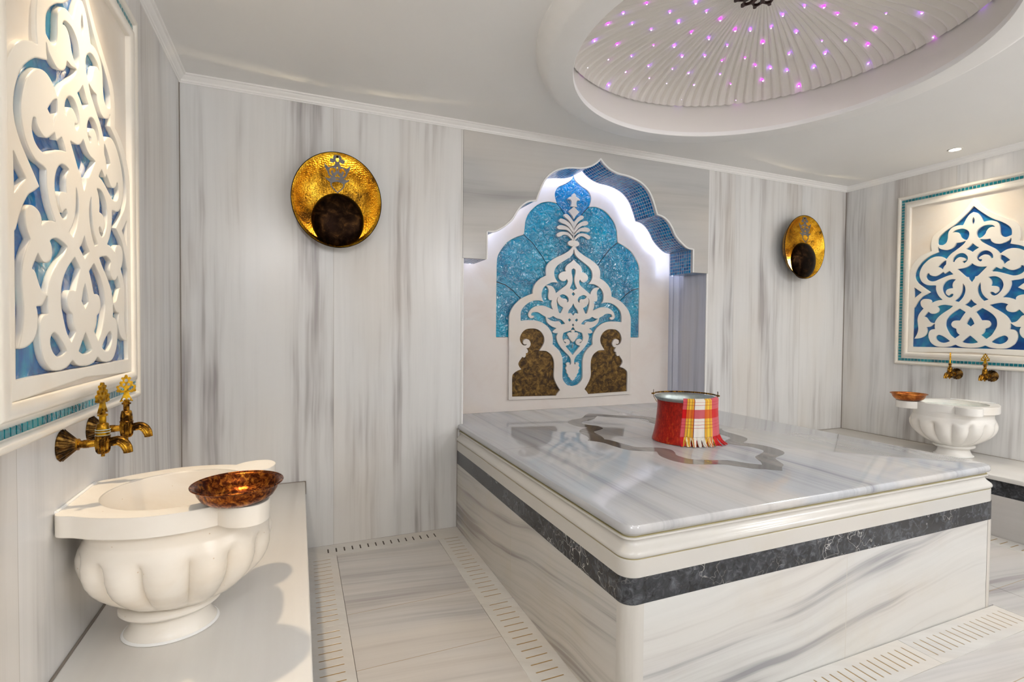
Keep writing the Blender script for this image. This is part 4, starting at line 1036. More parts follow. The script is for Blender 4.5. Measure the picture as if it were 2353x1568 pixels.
for k, P in DATA['FINIAL'].items():
    nm = dict(lily='lily_finial', dia='diamond', stem='stem', bead='bead')[k]
    if k == 'stem':
        P = [(0.0, P[0][1]), (-0.0022, P[0][1] - 0.012), (-0.0034, P[0][1] - 0.05), (-0.0034, P[-1][1] - 0.004), (0.0, P[-1][1] - 0.004)]
    obj(nm, shape(both(P), [], -0.006, 0.013, h=0.0008), M['fret'], npan, 35)
for P in DATA['LEAVES']:
    for Q in both(P):
        obj('leaf', shape([Q], [], -0.006, 0.013, h=0.0008), M['fret'], npan, 35)

# ------------------------------------------------------------------ arched hood in front of the niche
hood = thing('arched_hood', 'grey marble arched hood over the niche lined with blue mosaic', 'arch', (0, 0, 0))
HB = 0.25
hr = DATA['HOOD']
hx = 2.4135
HH = [(0.0, hr[0][1])] + [(-(x - hr[0][0]), z) for x, z in hr[1:]]
HH[-2] = (-0.806, 1.801)
HH[-1] = (-0.806, 1.632)
arc = smooth_poly(HH[:-1], corner=40, closed=False) + [HH[-1]]
full = [(u + hx, v) for u, v in arc] + [(-u + hx, v) for u, v in reversed(arc) if abs(u) > 1e-9]
left = [(u + hx, v) for u, v in arc]
right_ = [(-u + hx, v) for u, v in arc]
path = list(reversed(left)) + right_[1:]
rect = path + [(NX1 + 0.002, 1.632), (NX1 + 0.002, CZ), (NX0 - 0.0, CZ), (NX0 - 0.0, 1.632)]
HM = facing((0, 0, 0), (1, 0, 0), (0, -1, 0))
# face slab stands a touch proud of the wall
outerf = [(NX0 + 0.002, 1.632), (NX0 + 0.002, 2.399), (NX1 + 0.006, 2.399), (NX1 + 0.006, 1.632)]
facepoly = path + [(NX1 - 0.001, 1.632), (NX1 - 0.001, 2.4), (NX0 + 0.001, 2.4), (NX0 + 0.001, 1.632)]
me = shape([facepoly], [], -0.022, 0.0035, HM, h=0.0015, bev=0.0)
obj('face_slab', me, M['hood'], hood, None)
core = [(x, z) for x, z in path]
def offs(P, d):
    out = []
    n = len(P)
    for i in range(n):
        a, b = np.array(P[max(0, i - 1)]), np.array(P[min(n - 1, i + 1)])
        t = b - a
        t = t / (np.hypot(*t) + 1e-9)
        out.append((P[i][0] - t[1] * d, P[i][1] + t[0] * d))
    return out
# bullnose trim along the arch edge
bm = bmesh.new()
tube(bm, [(x, -0.004, z) for x, z in path], 0.0062, 8)
obj('edge_trim', bm, M['crown'], hood, 60, 'pale rounded edge of the arch')
# mosaic soffit with unwrapped metres
def soffit(P, y0, y1, nseg=6):
    bm = bmesh.new()
    uvl = bm.loops.layers.uv.new('UVMap')
    L = [0.0]
    for a, b in zip(P, P[1:]):
        L.append(L[-1] + math.hypot(b[0] - a[0], b[1] - a[1]))
    V = [[bm.verts.new((x, y0 + (y1 - y0) * k / nseg, z)) for x, z in P] for k in range(nseg + 1)]
    for k in range(nseg):
        for i in range(len(P) - 1):
            f = bm.faces.new((V[k][i], V[k][i + 1], V[k + 1][i + 1], V[k + 1][i]))
            for lp, (uu, kk) in zip(f.loops, ((L[i], k), (L[i + 1], k), (L[i + 1], k + 1), (L[i], k + 1))):
                lp[uvl].uv = (uu, (y1 - y0) * kk / nseg)
    return bm
sp = [(NX0 + 0.004, 1.632)] + path + [(NX1 - 0.004, 1.632)]
bm = soffit(sp, 0.021, HB)
obj('mosaic_soffit', bm, M['mosaic'], hood, 40, 'blue glass mosaic lining of the arch', recalc=False)
# body of the hood behind the lining
body = offs(path, 0.006)
me = shape([[(NX0 + 0.003, 1.634)] + [(x, max(z, 1.634)) for x, z in body] + [(NX1 - 0.003, 1.634), (NX1 - 0.003, CZ - 0.001), (NX0 + 0.003, CZ - 0.001)]], [], -HB + 0.001, -0.0225, HM, h=0.002, tol=0.0005)
obj('core', me, M['plaster'], hood, None)

# LED strip on the back of the hood, following the arch
bm = bmesh.new()
ledp = [p for p in offs(path, 0.022)]
rows = [[(x, y, z) for x, z in ledp] for y in (HB + 0.001, HB + 0.007)]
inn = offs(path, 0.030)
rows = [[(x, HB + 0.0008, z) for x, z in ledp], [(x, HB + 0.006, z) for x, z in ledp], [(x, HB + 0.006, z) for x, z in inn], [(x, HB + 0.0008, z) for x, z in inn]]
grid(bm, rows, wrap_v=True)
tag(obj('hood_light_strip', bm, M['led'], None, None), 'glowing white light strip tracing the arch behind the blue mosaic', 'light strip')

# ------------------------------------------------------------------ basins
def sm_closed(P, sub=6, corner=60):
    return smooth_poly(P, corner=corner, sub=sub)
RIM_H = [(0.002, -0.131), (0.05, -0.170), (0.11, -0.205), (0.19, -0.232), (0.265, -0.233), (0.32, -0.220), (0.352, -0.205), (0.375, -0.232), (0.41, -0.246), (0.445, -0.238), (0.466, -0.205), (0.468, -0.165), (0.452, -0.125), (0.428, -0.108), (0.445, -0.07), (0.452, 0.0)]
RIM = RIM_H + [(d, -s) for d, s in reversed(RIM_H[:-1])]
def make_basin(name, label, mat, water):
    """local: d out of the wall = x, s along the wall = y, z from the bench"""
    t = thing(name, label, 'basin', (0, 0, 0), 0, 'carved marble wash basins')
    rim = sm_closed(RIM)
    hole = circle_pts(0.235, 0.0, 0.178, 0.186, n=64)
    me = prism([rim, hole], 0.331, 0.383, None, 0.0)
    bm = bmesh.new()
    bm.from_mesh(me)
    obj('rim', bm, mat, t, 30)
    # gadrooned body
    NL = 14
    cx = 0.238
    bm = bmesh.new()
    prof = [(0.42, 0.083), (0.46, 0.088), (0.55, 0.098), (0.66, 0.112), (0.76, 0.130), (0.85, 0.150), (0.92, 0.170), (0.97, 0.192), (1.0, 0.216), (1.005, 0.240), (0.995, 0.262), (0.965, 0.280), (0.945, 0.292), (0.945, 0.305), (0.95, 0.320), (0.955, 0.331)]
    P2 = []
    for (r0, z0), (r1, z1) in zip(prof, prof[1:]):
        for k in range(3):
            P2.append((r0 + (r1 - r0) * k / 3, z0 + (z1 - z0) * k / 3))
    P2.append(prof[-1])
    n = NL * 14
    rows = []
    for r, z in P2:
        lob = max(0.0, min(1.0, (0.268 - z) / 0.03)) * max(0.25, min(1.0, (z - 0.075) / 0.08))
        row = []
        for j in range(n):
            a = 2 * PI * j / n
            w = abs(math.sin(a * NL / 2))
            k = 1 - 0.115 * lob * (1 - w ** 0.6)
            # rounded shoulder at the head of every lobe
            k += 0.022 * lob * w
            row.append((cx + 0.224 * r * k * math.copysign(abs(math.cos(a)) ** 0.93, math.cos(a)), 0.221 * r * k * math.copysign(abs(math.sin(a)) ** 0.93, math.sin(a)), z))
        rows.append(row)
    # inner bowl
    inr = [(0.0, 0.0, 0.0), (0.1775, 0.1855, 0.3815), (0.1765, 0.1845, 0.35), (0.1755, 0.1835, 0.32), (0.174, 0.182, 0.29), (0.160, 0.168, 0.24), (0.132, 0.140, 0.19), (0.09, 0.095, 0.155), (0.04, 0.042, 0.142)]
    for a_, b_, z in inr[1:]:
        rows.append([(0.235 + a_ * math.cos(2 * PI * j / n), b_ * math.sin(2 * PI * j / n), z) for j in range(n)])
    grid(bm, rows, wrap_u=True, cap0=True, cap1=True)
    obj('bowl', bm, mat, t, 60)
    # foot: collar and flared pedestal
    bm = bmesh.new()
    fp = [(0.108, 0.0), (0.108, 0.006), (0.101, 0.014), (0.094, 0.03), (0.090, 0.046), (0.089, 0.053), (0.098, 0.055), (0.112, 0.060), (0.120, 0.068), (0.120, 0.076), (0.112, 0.083), (0.085, 0.086)]
    lathe(bm, fp, 64, Matrix.Translation((0.212, 0, 0)), sx=1.02, sy=0.92)
    obj('foot', bm, mat, t, 40)
    bm = bmesh.new()
    grid(bm, [[(0.212 + 1.02 * r * math.cos(2 * PI * j / 48), 0.92 * r * math.sin(2 * PI * j / 48), z) for j in range(48)] for r, z in ((0.104, 0.006), (0.110, 0.005), (0.114, 0.0005), (0.104, 0.0005))], wrap_u=True, wrap_v=True)
    obj('silicone_bead', bm, M['white_silicone'], t, 60, 'yellowed white sealant around the foot')
    bm = bmesh.new()
    rod(bm, (0.003, -0.128, 0.384), (0.003, 0.128, 0.384), 0.0045, 8)
    obj('wall_sealant', bm, M['white_silicone'], t, 60, 'white sealant along the wall')
    if water:
        bm = bmesh.new()
        bm.faces.new([bm.verts.new((x, y, 0.358)) for x, y in circle_pts(0.235, 0, 0.177, 0.185, n=48)])
        obj('water', bm, M['water'], t, None, 'still clear water')
    return t
def water_mat():
    t = NT('water')
    return t.done((0.62, 0.70, 0.66), 0.03, spec=0.5, coat=0.3)
M['water'] = water_mat()
bl = make_basin('wash_basin', 'cream carved marble basin with gadrooned bowl on the left bench', M['basin'], False)
bl.matrix_world = Matrix.Translation((0, -1.30, 0.3705))
brr = make_basin('wash_basin', 'white carved marble basin full of water on the right bench', M['basin_white'], True)
brr.matrix_world = Matrix.Translation((WX, -0.93, 0.3705)) @ Matrix.Diagonal((1, 1, 0.93, 1)) @ Matrix.Rotation(PI, 4, 'Z')

# ------------------------------------------------------------------ copper bowls
def make_bowl(label, loc, mat, R=0.106, tilt=None):
    t = thing('copper_bowl', label, 'bowl', loc, 0, 'shallow copper bathing bowls')
    bm = bmesh.new()
    k = R / 0.106
    pr = [(0.0, 0.0), (0.055, 0.0), (0.070, 0.004), (0.084, 0.014), (0.093, 0.028), (0.097, 0.042), (0.1005, 0.045), (0.106, 0.0470), (0.106, 0.0485), (0.100, 0.0475), (0.0945, 0.043), (0.090, 0.028), (0.081, 0.0155), (0.068, 0.0065), (0.060, 0.0045), (0.056, 0.0065), (0.052, 0.0045), (0.046, 0.0062), (0.042, 0.0042), (0.036, 0.0060), (0.032, 0.0042), (0.0, 0.0042)]
    lathe(bm, [(r * k, z) for r, z in pr], 72)
    obj('dish', bm, mat, t, 50)
    bm = bmesh.new()
    pts = [(R * math.cos(2 * PI * j / 72), R * math.sin(2 * PI * j / 72), 0.048) for j in range(72)]
    tube(bm, pts, 0.0022, 8, closed=True)
    obj('rolled_edge', bm, mat, t, 60)
    return t
make_bowl('dark copper bowl resting on the front ear of the near left basin', (0.395, -1.487, 0.3705 + 0.3835), M['copper'])
make_bowl('small orange copper bowl on the corner of the far right basin', (WX - 0.405, -0.752, 0.3705 + 0.3835 * 0.93), M['copper_light'])

# ------------------------------------------------------------------ taps
def key_shape():
    add = [circle_pts(0, 0.030, 0.0165, 0.017), circle_pts(-0.013, 0.026, 0.011, 0.012), circle_pts(0.013, 0.026, 0.011, 0.012), circle_pts(0, 0.049, 0.0095, 0.012), circle_pts(-0.0225, 0.031, 0.004), circle_pts(0.0225, 0.031, 0.004), circle_pts(-0.0225, 0.020, 0.004), circle_pts(0.0225, 0.020, 0.004), circle_pts(0, 0.0615, 0.004), circle_pts(-0.0095, 0.055, 0.0035), circle_pts(0.0095, 0.055, 0.0035), circle_pts(-0.013, 0.042, 0.005), circle_pts(0.013, 0.042, 0.005),
           [(-0.006, 0.016), (0.006, 0.016), (0.009, 0.005), (0.0185, -0.012), (0.010, -0.010), (0.006, -0.016), (-0.006, -0.016), (-0.010, -0.010), (-0.0185, -0.012), (-0.009, 0.005)]]
    sub = [circle_pts(0, 0.049, 0.0050), circle_pts(-0.0062, 0.0375, 0.0042), circle_pts(0.0062, 0.0375, 0.0042), circle_pts(-0.0065, -0.005, 0.0045), circle_pts(0.0065, -0.005, 0.0045)]
    for s in (-1, 1):
        c, a = (s * 0.0125, 0.0265), s * 0.7
        sub.append([(c[0] + 0.0085 * math.cos(q) * math.cos(a) - 0.0042 * math.sin(q) * math.sin(a), c[1] + 0.0085 * math.cos(q) * math.sin(a) + 0.0042 * math.sin(q) * math.cos(a)) for q in [2 * PI * k / 20 for k in range(20)]])
    return add, sub
KA, KS = key_shape()
def make_tap(label, key_turn, verd):
    """local: x out of the wall, y along it, z up from the inlet"""
    t = thing('wall_mounted_faucet', label, 'tap', (0, 0, 0), 0, 'antique brass wall taps')
    RX = Matrix.Rotation(PI / 2, 4, 'Y')
    bm = bmesh.new()
    pr = [(0.0385, 0.0005), (0.0385, 0.003), (0.035, 0.006), (0.026, 0.016), (0.018, 0.025), (0.0135, 0.030), (0.0135, 0.033)]
    lathe(bm, pr, 96, RX, mod=lambda i, a: 1.0 if i in (0, 6) else 1 + 0.055 * math.cos(16 * a))
    obj('rosette', bm, M['brass_dark'], t, 40, 'dark fluted wall rosette')
    bm = bmesh.new()
    lathe(bm, [(0.0145, 0.031), (0.0145, 0.035), (0.0095, 0.036), (0.0095, 0.043), (0.0105, 0.044), (0.0105, 0.055), (0.0095, 0.056), (0.0085, 0.070), (0.0085, 0.080)], 24, RX)
    obj('inlet_pipe', bm, M['brass'], t, 40)
    C = Matrix.Translation((0.083, 0, 0))
    bm = bmesh.new()
    pr = [(0.004, -0.034), (0.004, -0.026), (0.011, -0.026), (0.0135, -0.020), (0.015, -0.008), (0.0155, 0.006), (0.0155, 0.016), (0.0165, 0.017), (0.0165, 0.020), (0.0155, 0.021)]
    lathe(bm, pr, 72, C, mod=lambda i, a: 1 + (0.11 * math.cos(12 * a) if 2 < i < 6 else 0))
    obj('body', bm, M['brass'], t, 40)
    bm = bmesh.new()
    lathe(bm, [(0.0150, 0.021), (0.0148, 0.028), (0.0153, 0.029), (0.0143, 0.034), (0.0145, 0.035), (0.0125, 0.048), (0.011, 0.050), (0.0075, 0.051), (0.0075, 0.068), (0.011, 0.069), (0.011, 0.073), (0.006, 0.075), (0.006, 0.082)], 32, C)
    obj('bonnet', bm, M['brass_bright'] if verd else M['brass'], t, 40)
    if verd:
        bm = bmesh.new()
        for z in (0.0205, 0.0285, 0.0345):
            tube(bm, [(0.083 + 0.0153 * math.cos(2 * PI * k / 32), 0.0153 * math.sin(2 * PI * k / 32), z) for k in range(32)], 0.0009, 6, closed=True)
        obj('lime_ring', bm, M['verdigris'], t, 60, 'pale limescale rings')
    # spout: bends out and down
    bm = bmesh.new()
    pts, rad = [], []
    for k in range(15):
        q = k / 14
        if q < 0.35:
            p = (0.090 + 0.022 * q / 0.35, 0, 0.0 + 0.004 * q / 0.35)
        else:
            a = (q - 0.35) / 0.65 * (PI * 0.47)
            p = (0.112 + 0.024 * math.sin(a), 0, 0.004 - 0.036 * (1 - math.cos(a)))
        pts.append(p)
        rad.append(0.0095 + 0.0012 * math.sin(q * PI) if q < 0.9 else 0.0092)
    tube(bm, pts, rad, 60, flute=0.12, nf=10)
    obj('spout', bm, M['brass'], t, 50)
    K = Matrix.Translation((0.083, 0, 0.088)) @ Matrix.Rotation(key_turn, 4, 'Z') @ facing((0, 0, 0), (0, 1, 0), (1, 0, 0)) @ Matrix.Diagonal((0.86, 1, 1, 1))
    obj('key_handle', shape(KA, KS, -0.0035, 0.0035, K, h=0.0005, tol=0.00012, bev=0.0), M['brass_bright'], t, 30, 'pierced bright brass key handle')
    return t
ta = make_tap('brass wall tap above the left basin, the nearer one with limescale rings', math.radians(-15), True)
ta.matrix_world = Matrix.Translation((0, -1.383, 0.907))
tb = make_tap('brass wall tap above the left basin, the farther one with its key facing out', math.radians(-70), False)
tb.matrix_world = Matrix.Translation((0, -1.190, 0.910))
tc = make_tap('small brass tap over the right basin, left of the pair, key edge on', math.radians(-60), False)
tc.matrix_world = Matrix.Translation((WX, -0.832, 0.909)) @ Matrix.Rotation(PI, 4, 'Z')
td = make_tap('small brass tap over the right basin, right of the pair, key facing out', math.radians(12), False)
td.matrix_world = Matrix.Translation((WX, -1.032, 0.911)) @ Matrix.Rotation(PI, 4, 'Z')

# ------------------------------------------------------------------ wall sconces
def make_sconce(label, x, z):
    """local: u right, v up, w out of the wall"""
    t = thing('wall_sconce', label, 'wall lamp', (0, 0, 0), 0, 'hammered brass dish lamps')
    t.matrix_world = facing((x, 0, z), (1, 0, 0), (0, -1, 0))
    SX, SY = 0.226, 0.25
    bm = bmesh.new()
    pr = [(0.0, 0.012), (0.55, 0.014), (0.70, 0.022), (0.82, 0.044), (0.92, 0.072), (0.985, 0.096), (1.0, 0.100), (1.0, 0.1025), (0.97, 0.0995), (0.905, 0.0765), (0.805, 0.0495), (0.69, 0.0275), (0.55, 0.0195), (0.0, 0.017)]
    lathe(bm, pr, 112, None, sx=SX, sy=SY)
    obj('dish', bm, M['dish'], t, 60, 'hammered golden brass dish')
    bm = bmesh.new()
    tube(bm, [(SX * math.cos(2 * PI * k / 112), SY * math.sin(2 * PI * k / 112), 0.101) for k in range(112)], 0.0022, 8, closed=True)
    obj('dish_edge', bm, M['cup'], t, 60, 'dark rolled edge')
    bm = bmesh.new()
    lathe(bm, [(0.045, 0.0), (0.045, 0.013), (0.0, 0.013)], 24)
    obj('mount', bm, M['iron'], t, 40)
    # cup hanging mouth to the wall in the lower half of the dish
    C = Matrix.Translation((0.004, -0.105, 0))
    bm = bmesh.new()
    pr = [(1.0, 0.078), (1.0, 0.081), (0.985, 0.090), (0.94, 0.100), (0.85, 0.110), (0.7, 0.118), (0.45, 0.1235), (0.0, 0.125), (0.0, 0.1225), (0.45, 0.121), (0.7, 0.1155), (0.84, 0.1075), (0.93, 0.098), (0.975, 0.088), (0.985, 0.078)]
    lathe(bm, pr, 72, C, cap0=False, cap1=False, sx=0.134, sy=0.145)
    obj('cup', bm, M['cup'], t, 60, 'dark bronze bowl hiding the bulb')
    # pierced iron strap from the top of the dish to the cup
    def sp(P):
        return [((x - 780) * 0.000379, (781 - y) * 0.0003925) for x, y in P]
    add = both(sp([(780, 158), (745, 175), (722, 205), (722, 228), (700, 226), (682, 244), (686, 270), (708, 284), (735, 276), (748, 262), (752, 285), (742, 312), (718, 332), (690, 342), (664, 352), (640, 335), (606, 298), (612, 345), (628, 382), (648, 412), (656, 445), (676, 472), (700, 486), (660, 505), (614, 488), (636, 520), (662, 536), (684, 556), (688, 592), (712, 630), (742, 660), (780, 694)]))
    sub = []
    for P in ([(780, 205), (766, 215), (758, 240), (766, 262), (780, 268)], [(742, 356), (705, 352), (674, 380), (672, 420), (690, 452), (716, 464), (702, 435), (692, 408), (702, 392), (722, 392), (728, 408), (716, 418), (738, 420), (756, 400), (758, 375)],
              [(780, 322), (768, 345), (772, 380), (780, 398)], [(780, 420), (762, 448), (742, 466), (757, 478), (780, 466)], [(768, 490), (754, 502), (768, 516), (780, 505)], [(780, 536), (742, 544), (708, 558), (705, 590), (722, 618), (748, 646), (780, 678)]):
        sub += both(sp(P))
    me = shape(add, sub, -0.0012, 0.0012, None, h=0.0008, tol=0.0002)
    # the strap leans from the rim of the dish out to the cup
    for v in me.vertices:
        v.co.z += 0.104 - (v.co.y - 0.04) * 0.06
    obj('strap', me, M['iron'], t, None, 'pierced grey iron ornament')
    bm = bmesh.new()
    lathe(bm, [(0.006, 0.088), (0.006, 0.094), (0.003, 0.096), (0.0, 0.096)], 12, Matrix.Translation((0, 0.229, 0)))
    obj('bolt', bm, M['cup'], t, 40)
    bm = bmesh.new()
    lathe(bm, [(0.0, 0.034), (0.012, 0.037), (0.018, 0.046), (0.018, 0.054), (0.012, 0.063), (0.0, 0.066)], 20, C)
    obj('bulb', bm, M['bulb'], t, 180)
    bm = bmesh.new()
    lathe(bm, [(0.014, 0.018), (0.014, 0.036), (0.0, 0.036)], 16, C)
    obj('lamp_holder', bm, M['iron'], t, 40)
    return t
make_sconce('hammered brass dish lamp on the back wall left of the niche', 0.731, 1.880)
make_sconce('hammered brass dish lamp on the back wall right of the niche, near the corner', 4.262, 1.876)

# ------------------------------------------------------------------ bucket and towel
BX, BY = 2.424, -0.839
buck = thing('bucket', 'red copper bucket with brass bail handle standing on the platform', 'bucket', (BX, BY, PZ + 0.0007))
VR = Vector((0.786, -0.618, 0))      # across the bucket, lug to lug
VF = Vector((-0.618, -0.786, 0))     # towards the room
bm = bmesh.new()
pr = [(0.0, 0.0), (0.163, 0.0), (0.166, 0.002), (0.164, 0.012), (0.156, 0.045), (0.148, 0.09), (0.1425, 0.14), (0.140, 0.185), (0.1405, 0.205), (0.143, 0.214), (0.1405, 0.214), (0.138, 0.204), (0.1375, 0.185), (0.140, 0.14), (0.1455, 0.09), (0.1535, 0.045), (0.160, 0.012), (0.0, 0.008)]
lathe(bm, pr, 96)
obj('body', bm, M['bucket'], buck, 40)
bm = bmesh.new()
pr = [(0.1435, 0.2135), (0.152, 0.222), (0.156, 0.227), (0.156, 0.230), (0.152, 0.2315), (0.146, 0.226), (0.1375, 0.213), (0.1365, 0.185), (0.139, 0.14), (0.1445, 0.09), (0.152, 0.045), (0.150, 0.0095), (0.0, 0.0095)]
lathe(bm, pr, 96, cap0=False)
obj('tin_lining', bm, M['tin'], buck, 40, 'grey tinned rim and inside')
for s in (-1, 1):
    bm = bmesh.new()
    base = VR * (s * 0.150)
    pts = [(0.1425, 0.196), (0.150, 0.208), (0.160, 0.226), (0.1615, 0.240), (0.1605, 0.262)]
    rows = []
    tn = VF * 0.006
    for r, z in pts:
        c = VR * (s * r) + Vector((0, 0, z))
        o = VR * (s * 0.003)
        wd = 1.6 if z < 0.2 else (1.2 if z > 0.23 else 0.7)
        rows.append([c - tn * wd - o * .5, c + tn * wd - o * .5, c + tn * wd + o * .5, c - tn * wd + o * .5])
    grid(bm, rows, wrap_u=True, cap0=True, cap1=True)
    obj('lug', bm, M['brass_dark'], buck, 40, 'dark brass lug')
bm = bmesh.new()
pts = [VR * -0.171 + Vector((0, 0, 0.2400))]
for k in range(25):
    a = PI * k / 24
    pts.append(VR * (-0.159 * math.cos(a)) - VF * (0.150 * math.sin(a)) + Vector((0, 0, 0.2400 - 0.002 * math.sin(a))))
pts.append(VR * 0.171 + Vector((0, 0, 0.2400)))
tube(bm, pts, 0.0042, 10)
obj('bail_handle', bm, M['brass'], buck, 60, 'brass bail handle folded back')

tow = thing('towel', 'red, white and yellow plaid towel with fringe draped over the bucket rim', 'towel', (BX, BY, PZ + 0.0007))
bm = bmesh.new()
uvl = bm.loops.layers.uv.new('UVMap')
NU, NV = 60, 46
f0, f1 = math.radians(-6), math.radians(83.5)
def towel_pt(u, v):
    """v 0 on the rim crest, 1 at the hem; negative goes inside the bucket"""
    lat0, lat1 = math.sin(f0), math.sin(f1)
    lat = lat0 + (lat1 - lat0) * u
    ph = math.asin(max(-1, min(1, lat)))
    crest = 0.2365
    if v < 0:
        r, z = 0.1535 + 0.018 * v / 0.25 * 1.0, crest + 0.055 * (v / 0.25)
        if v > -0.05:
            r, z = 0.1535 + 0.0 + 0.0075 * v / 0.05, crest - 0.002 * (v / 0.05) ** 2
        else:
            r, z = 0.146 - 0.017 * min(1, (-v - 0.05) / 0.045), crest - 0.002 - 0.06 * (-v - 0.05) / 0.2
    else:
        q = v
        r = 0.1535 + 0.0085 * min(1, q / 0.02) + 0.011 * max(0, q - 0.35)
        z = crest - (0.003 * min(1, q / 0.03)) - 0.186 * q
    fold = 0.0028 * math.sin(u * 17 + 1.0 + v * 1.2) * max(0, min(1, v * 1.3)) + 0.0016 * math.sin(u * 41 + 2.0) * max(0, min(1, v))
    r += fold + 0.001
    r -= 0.0 if v < 0 else 0.0
    skew = -0.055 * max(0, v) * (1 - u)       # hem swings a little to the near side
    ph += skew * 1.5
    p = VF * (r * math.cos(ph)) + VR * (r * math.sin(ph))
    return (p.x, p.y, z)
V = []
vv = [-0.25 + 0.25 * k / 8 for k in range(8)] + [k / 37 for k in range(38)]
for v in vv:
    V.append([bm.verts.new(towel_pt(k / NU, v)) for k in range(NU + 1)])
for i in range(len(vv) - 1):
    for k in range(NU):
        f = bm.faces.new((V[i][k], V[i][k + 1], V[i + 1][k + 1], V[i + 1][k]))
        for lp, (a, b) in zip(f.loops, ((k, i), (k + 1, i), (k + 1, i + 1), (k, i + 1))):
            lp[uvl].uv = (min(0.9999, max(0.0, a / NU)), max(0.0, vv[b]))
cloth = obj('cloth', bm, M['towel'], tow, 180)
md = cloth.modifiers.new('Thickness', 'SOLIDIFY')
md.thickness = 0.0022
md.offset = 1.0
rnd = random.Random(3)
bms = {k: bmesh.new() for k in ('fr_red', 'fr_yellow', 'fr_white', 'fr_orange')}
NS = 150
for k in range(NS):
    u = (k + 0.5) / NS
    if u < 0.10 or u > 0.765:
        mt = 'fr_red'
    elif 0.31 < u < 0.58:
        mt = 'fr_white' if rnd.random() < 0.93 else 'fr_red'
    else:
        mt = 'fr_yellow' if rnd.random() < 0.55 else ('fr_orange' if rnd.random() < 0.6 else 'fr_white')
    cl = [0.05, 0.20, 0.33, 0.45, 0.57, 0.69, 0.82, 0.95]
    c = min(cl, key=lambda q: abs(q - u))
    p0 = Vector(towel_pt(u, 0.995))
    uc = c + (u - c) * 0.45 + rnd.uniform(-.012, .012)
    p2 = Vector(towel_pt(min(1, max(0, uc)), 1.0))
    out = Vector((p2.x, p2.y, 0)).normalized()
    drop = p0.z - 0.004
    pts = []
    ln = rnd.uniform(0.006, 0.02) + (0.010 if u > 0.85 else 0)
    for i in range(6):
        q = i / 5
        p = p0.lerp(Vector((p2.x, p2.y, 0.0022)), q)
        p.z = p0.z * (1 - q) + 0.0026 * q
        p += out * (0.004 * math.sin(q * PI) + ln * q * q) + VR * ((0.016 if u > 0.8 else 0.002) * q * q + rnd.uniform(-.0016, .0016))
        pts.append(p)
    tube(bms[mt], pts, [0.0018, 0.0021, 0.0021, 0.0021, 0.0020, 0.0014], 6)
for k, b_ in bms.items():
    obj('fringe', b_, M[k], tow, 60, k[3:] + ' fringe threads')

# ------------------------------------------------------------------ ceiling spotlights
def downlight(label, x, y, power, color=(1.0, 0.86, 0.66), angle=115, blend=0.6, rad=0.035, group='recessed ceiling spotlights'):
    t = thing('ceiling_spotlight', label, 'ceiling light', (x, y, CZ), 0, group)
    bm = bmesh.new()
    pr = [(0.043, -0.0004), (0.043, -0.003), (0.039, -0.006), (0.033, -0.005), (0.029, -0.0015), (0.029, -0.0004)]
    grid(bm, [[(r * math.cos(2 * PI * j / 40), r * math.sin(2 * PI * j / 40), z) for j in range(40)] for r, z in pr], wrap_u=True)
    obj('trim_ring', bm, M['steel'], t, 50)
    bm = bmesh.new()
    bm.faces.new([bm.verts.new((px, py, -0.0012)) for px, py in circle_pts(0, 0, 0.0285, n=32)])
    obj('lens', bm, M['lens_white'], t, None, 'glowing lens')
    ld = bpy.data.lights.new('spot_lamp', 'SPOT')
    ld.energy = power
    ld.color = color
    ld.spot_size = math.radians(angle)
    ld.spot_blend = blend
    ld.shadow_soft_size = rad
    lo = bpy.data.objects.new('spot_lamp', ld)
    link(lo, t)
    lo.location = (0, 0, -0.012)
    return t
downlight('glowing recessed spotlight in the white ceiling over the far right panel', 4.625, -0.915, 17, angle=120, blend=1.0)
downlight('recessed spotlight in the ceiling over the left panel', 0.25, -1.30, 50, (1.0, 0.79, 0.53), 84, 1.0)
for k, (x, y, p) in enumerate(((4.05, -2.55, 40), (1.0, -3.3, 14), (3.0, -3.9, 24))):
    downlight('unseen spotlight in the ceiling behind the viewer', x, y, p, color=(1.0, 1.0, 1.0), angle=160, blend=0.9, rad=0.09, group='unseen ceiling spotlights behind the viewer')  # unseen lamps added for brightness; the first placed by sparkles on the glass
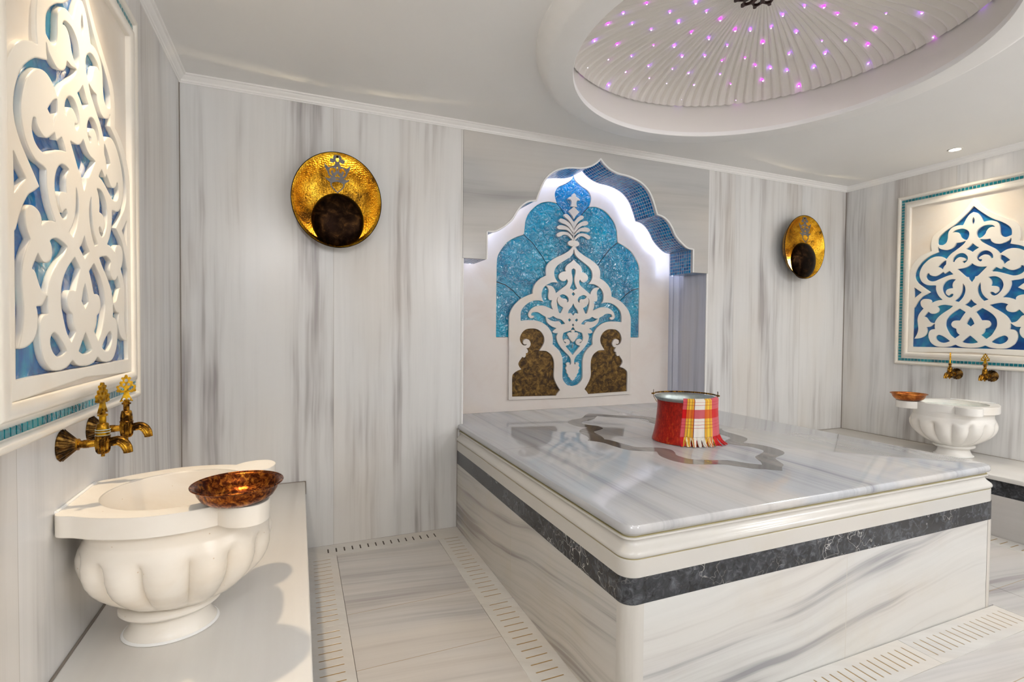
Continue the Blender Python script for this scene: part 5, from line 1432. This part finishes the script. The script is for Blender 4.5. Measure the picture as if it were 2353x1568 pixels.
def fill_globe(label, x, y, z, turn):  # unseen globes, added only to brighten the room and ceiling
    t = thing('added_fill_globe', label, 'wall lamp', (x, y, z), turn, 'added fill globes behind the viewer')
    RX = Matrix.Rotation(PI / 2, 4, 'Y')
    bm = bmesh.new()
    lathe(bm, [(0.06, 0.001), (0.06, 0.012), (0.02, 0.02), (0.012, 0.05), (0.012, 0.11)], 24, RX)
    obj('bracket', bm, M['brass'], t, 40)
    bm = bmesh.new()
    bmesh.ops.create_uvsphere(bm, u_segments=24, v_segments=16, radius=0.15, matrix=Matrix.Translation((0.255, 0, 0)))
    obj('globe', bm, M['globe'], t, 180)
fill_globe('added white fill globe on the left wall behind the viewer', 0.0, -4.0, 2.1, 0.0)
fill_globe('added white fill globe on the right wall behind the viewer', WX, -3.4, 2.17, PI)
fill_globe('added white fill globe on the wall behind the viewer', 2.6, YN, 2.0, PI / 2)

# ------------------------------------------------------------------ camera, world, view
def camera():
    yaw, pitch, roll = 0.3961449561, -0.0230848747, 0.0079722567
    cy, sy, cp, sp_ = math.cos(yaw), math.sin(yaw), math.cos(pitch), math.sin(pitch)
    f = Vector((sy * cp, cy * cp, sp_))
    r = Vector((cy, -sy, 0))
    u = r.cross(f)
    c, s = math.cos(roll), math.sin(roll)
    R, U = c * r + s * u, -s * r + c * u
    cd = bpy.data.cameras.new('camera')
    cd.sensor_fit = 'HORIZONTAL'
    cd.sensor_width = 36.0
    cd.lens = 36.0 * 1172.2 / 2353.0
    cd.clip_start = 0.02
    co = bpy.data.objects.new('camera', cd)
    link(co)
    co.matrix_world = Matrix(((R.x, U.x, -f.x, 0.5404), (R.y, U.y, -f.y, -2.9662), (R.z, U.z, -f.z, 1.2029), (0, 0, 0, 1)))
    SC.camera = co
camera()
w = bpy.data.worlds.new('world')
SC.world = w
w.use_nodes = True
w.node_tree.nodes['Background'].inputs[0].default_value = (0.8, 0.85, 1.0, 1)
w.node_tree.nodes['Background'].inputs[1].default_value = 0.05
vs = SC.view_settings
vs.view_transform = 'Standard'
vs.look = 'None'
vs.exposure = 0.55
vs.gamma = 1.0
SC.cycles.use_denoising = True
SC.cycles.max_bounces = 10
SC.cycles.diffuse_bounces = 6
SC.cycles.glossy_bounces = 4
SC.cycles.caustics_reflective = False
SC.cycles.caustics_refractive = False
SC.cycles.sample_clamp_indirect = 6.0
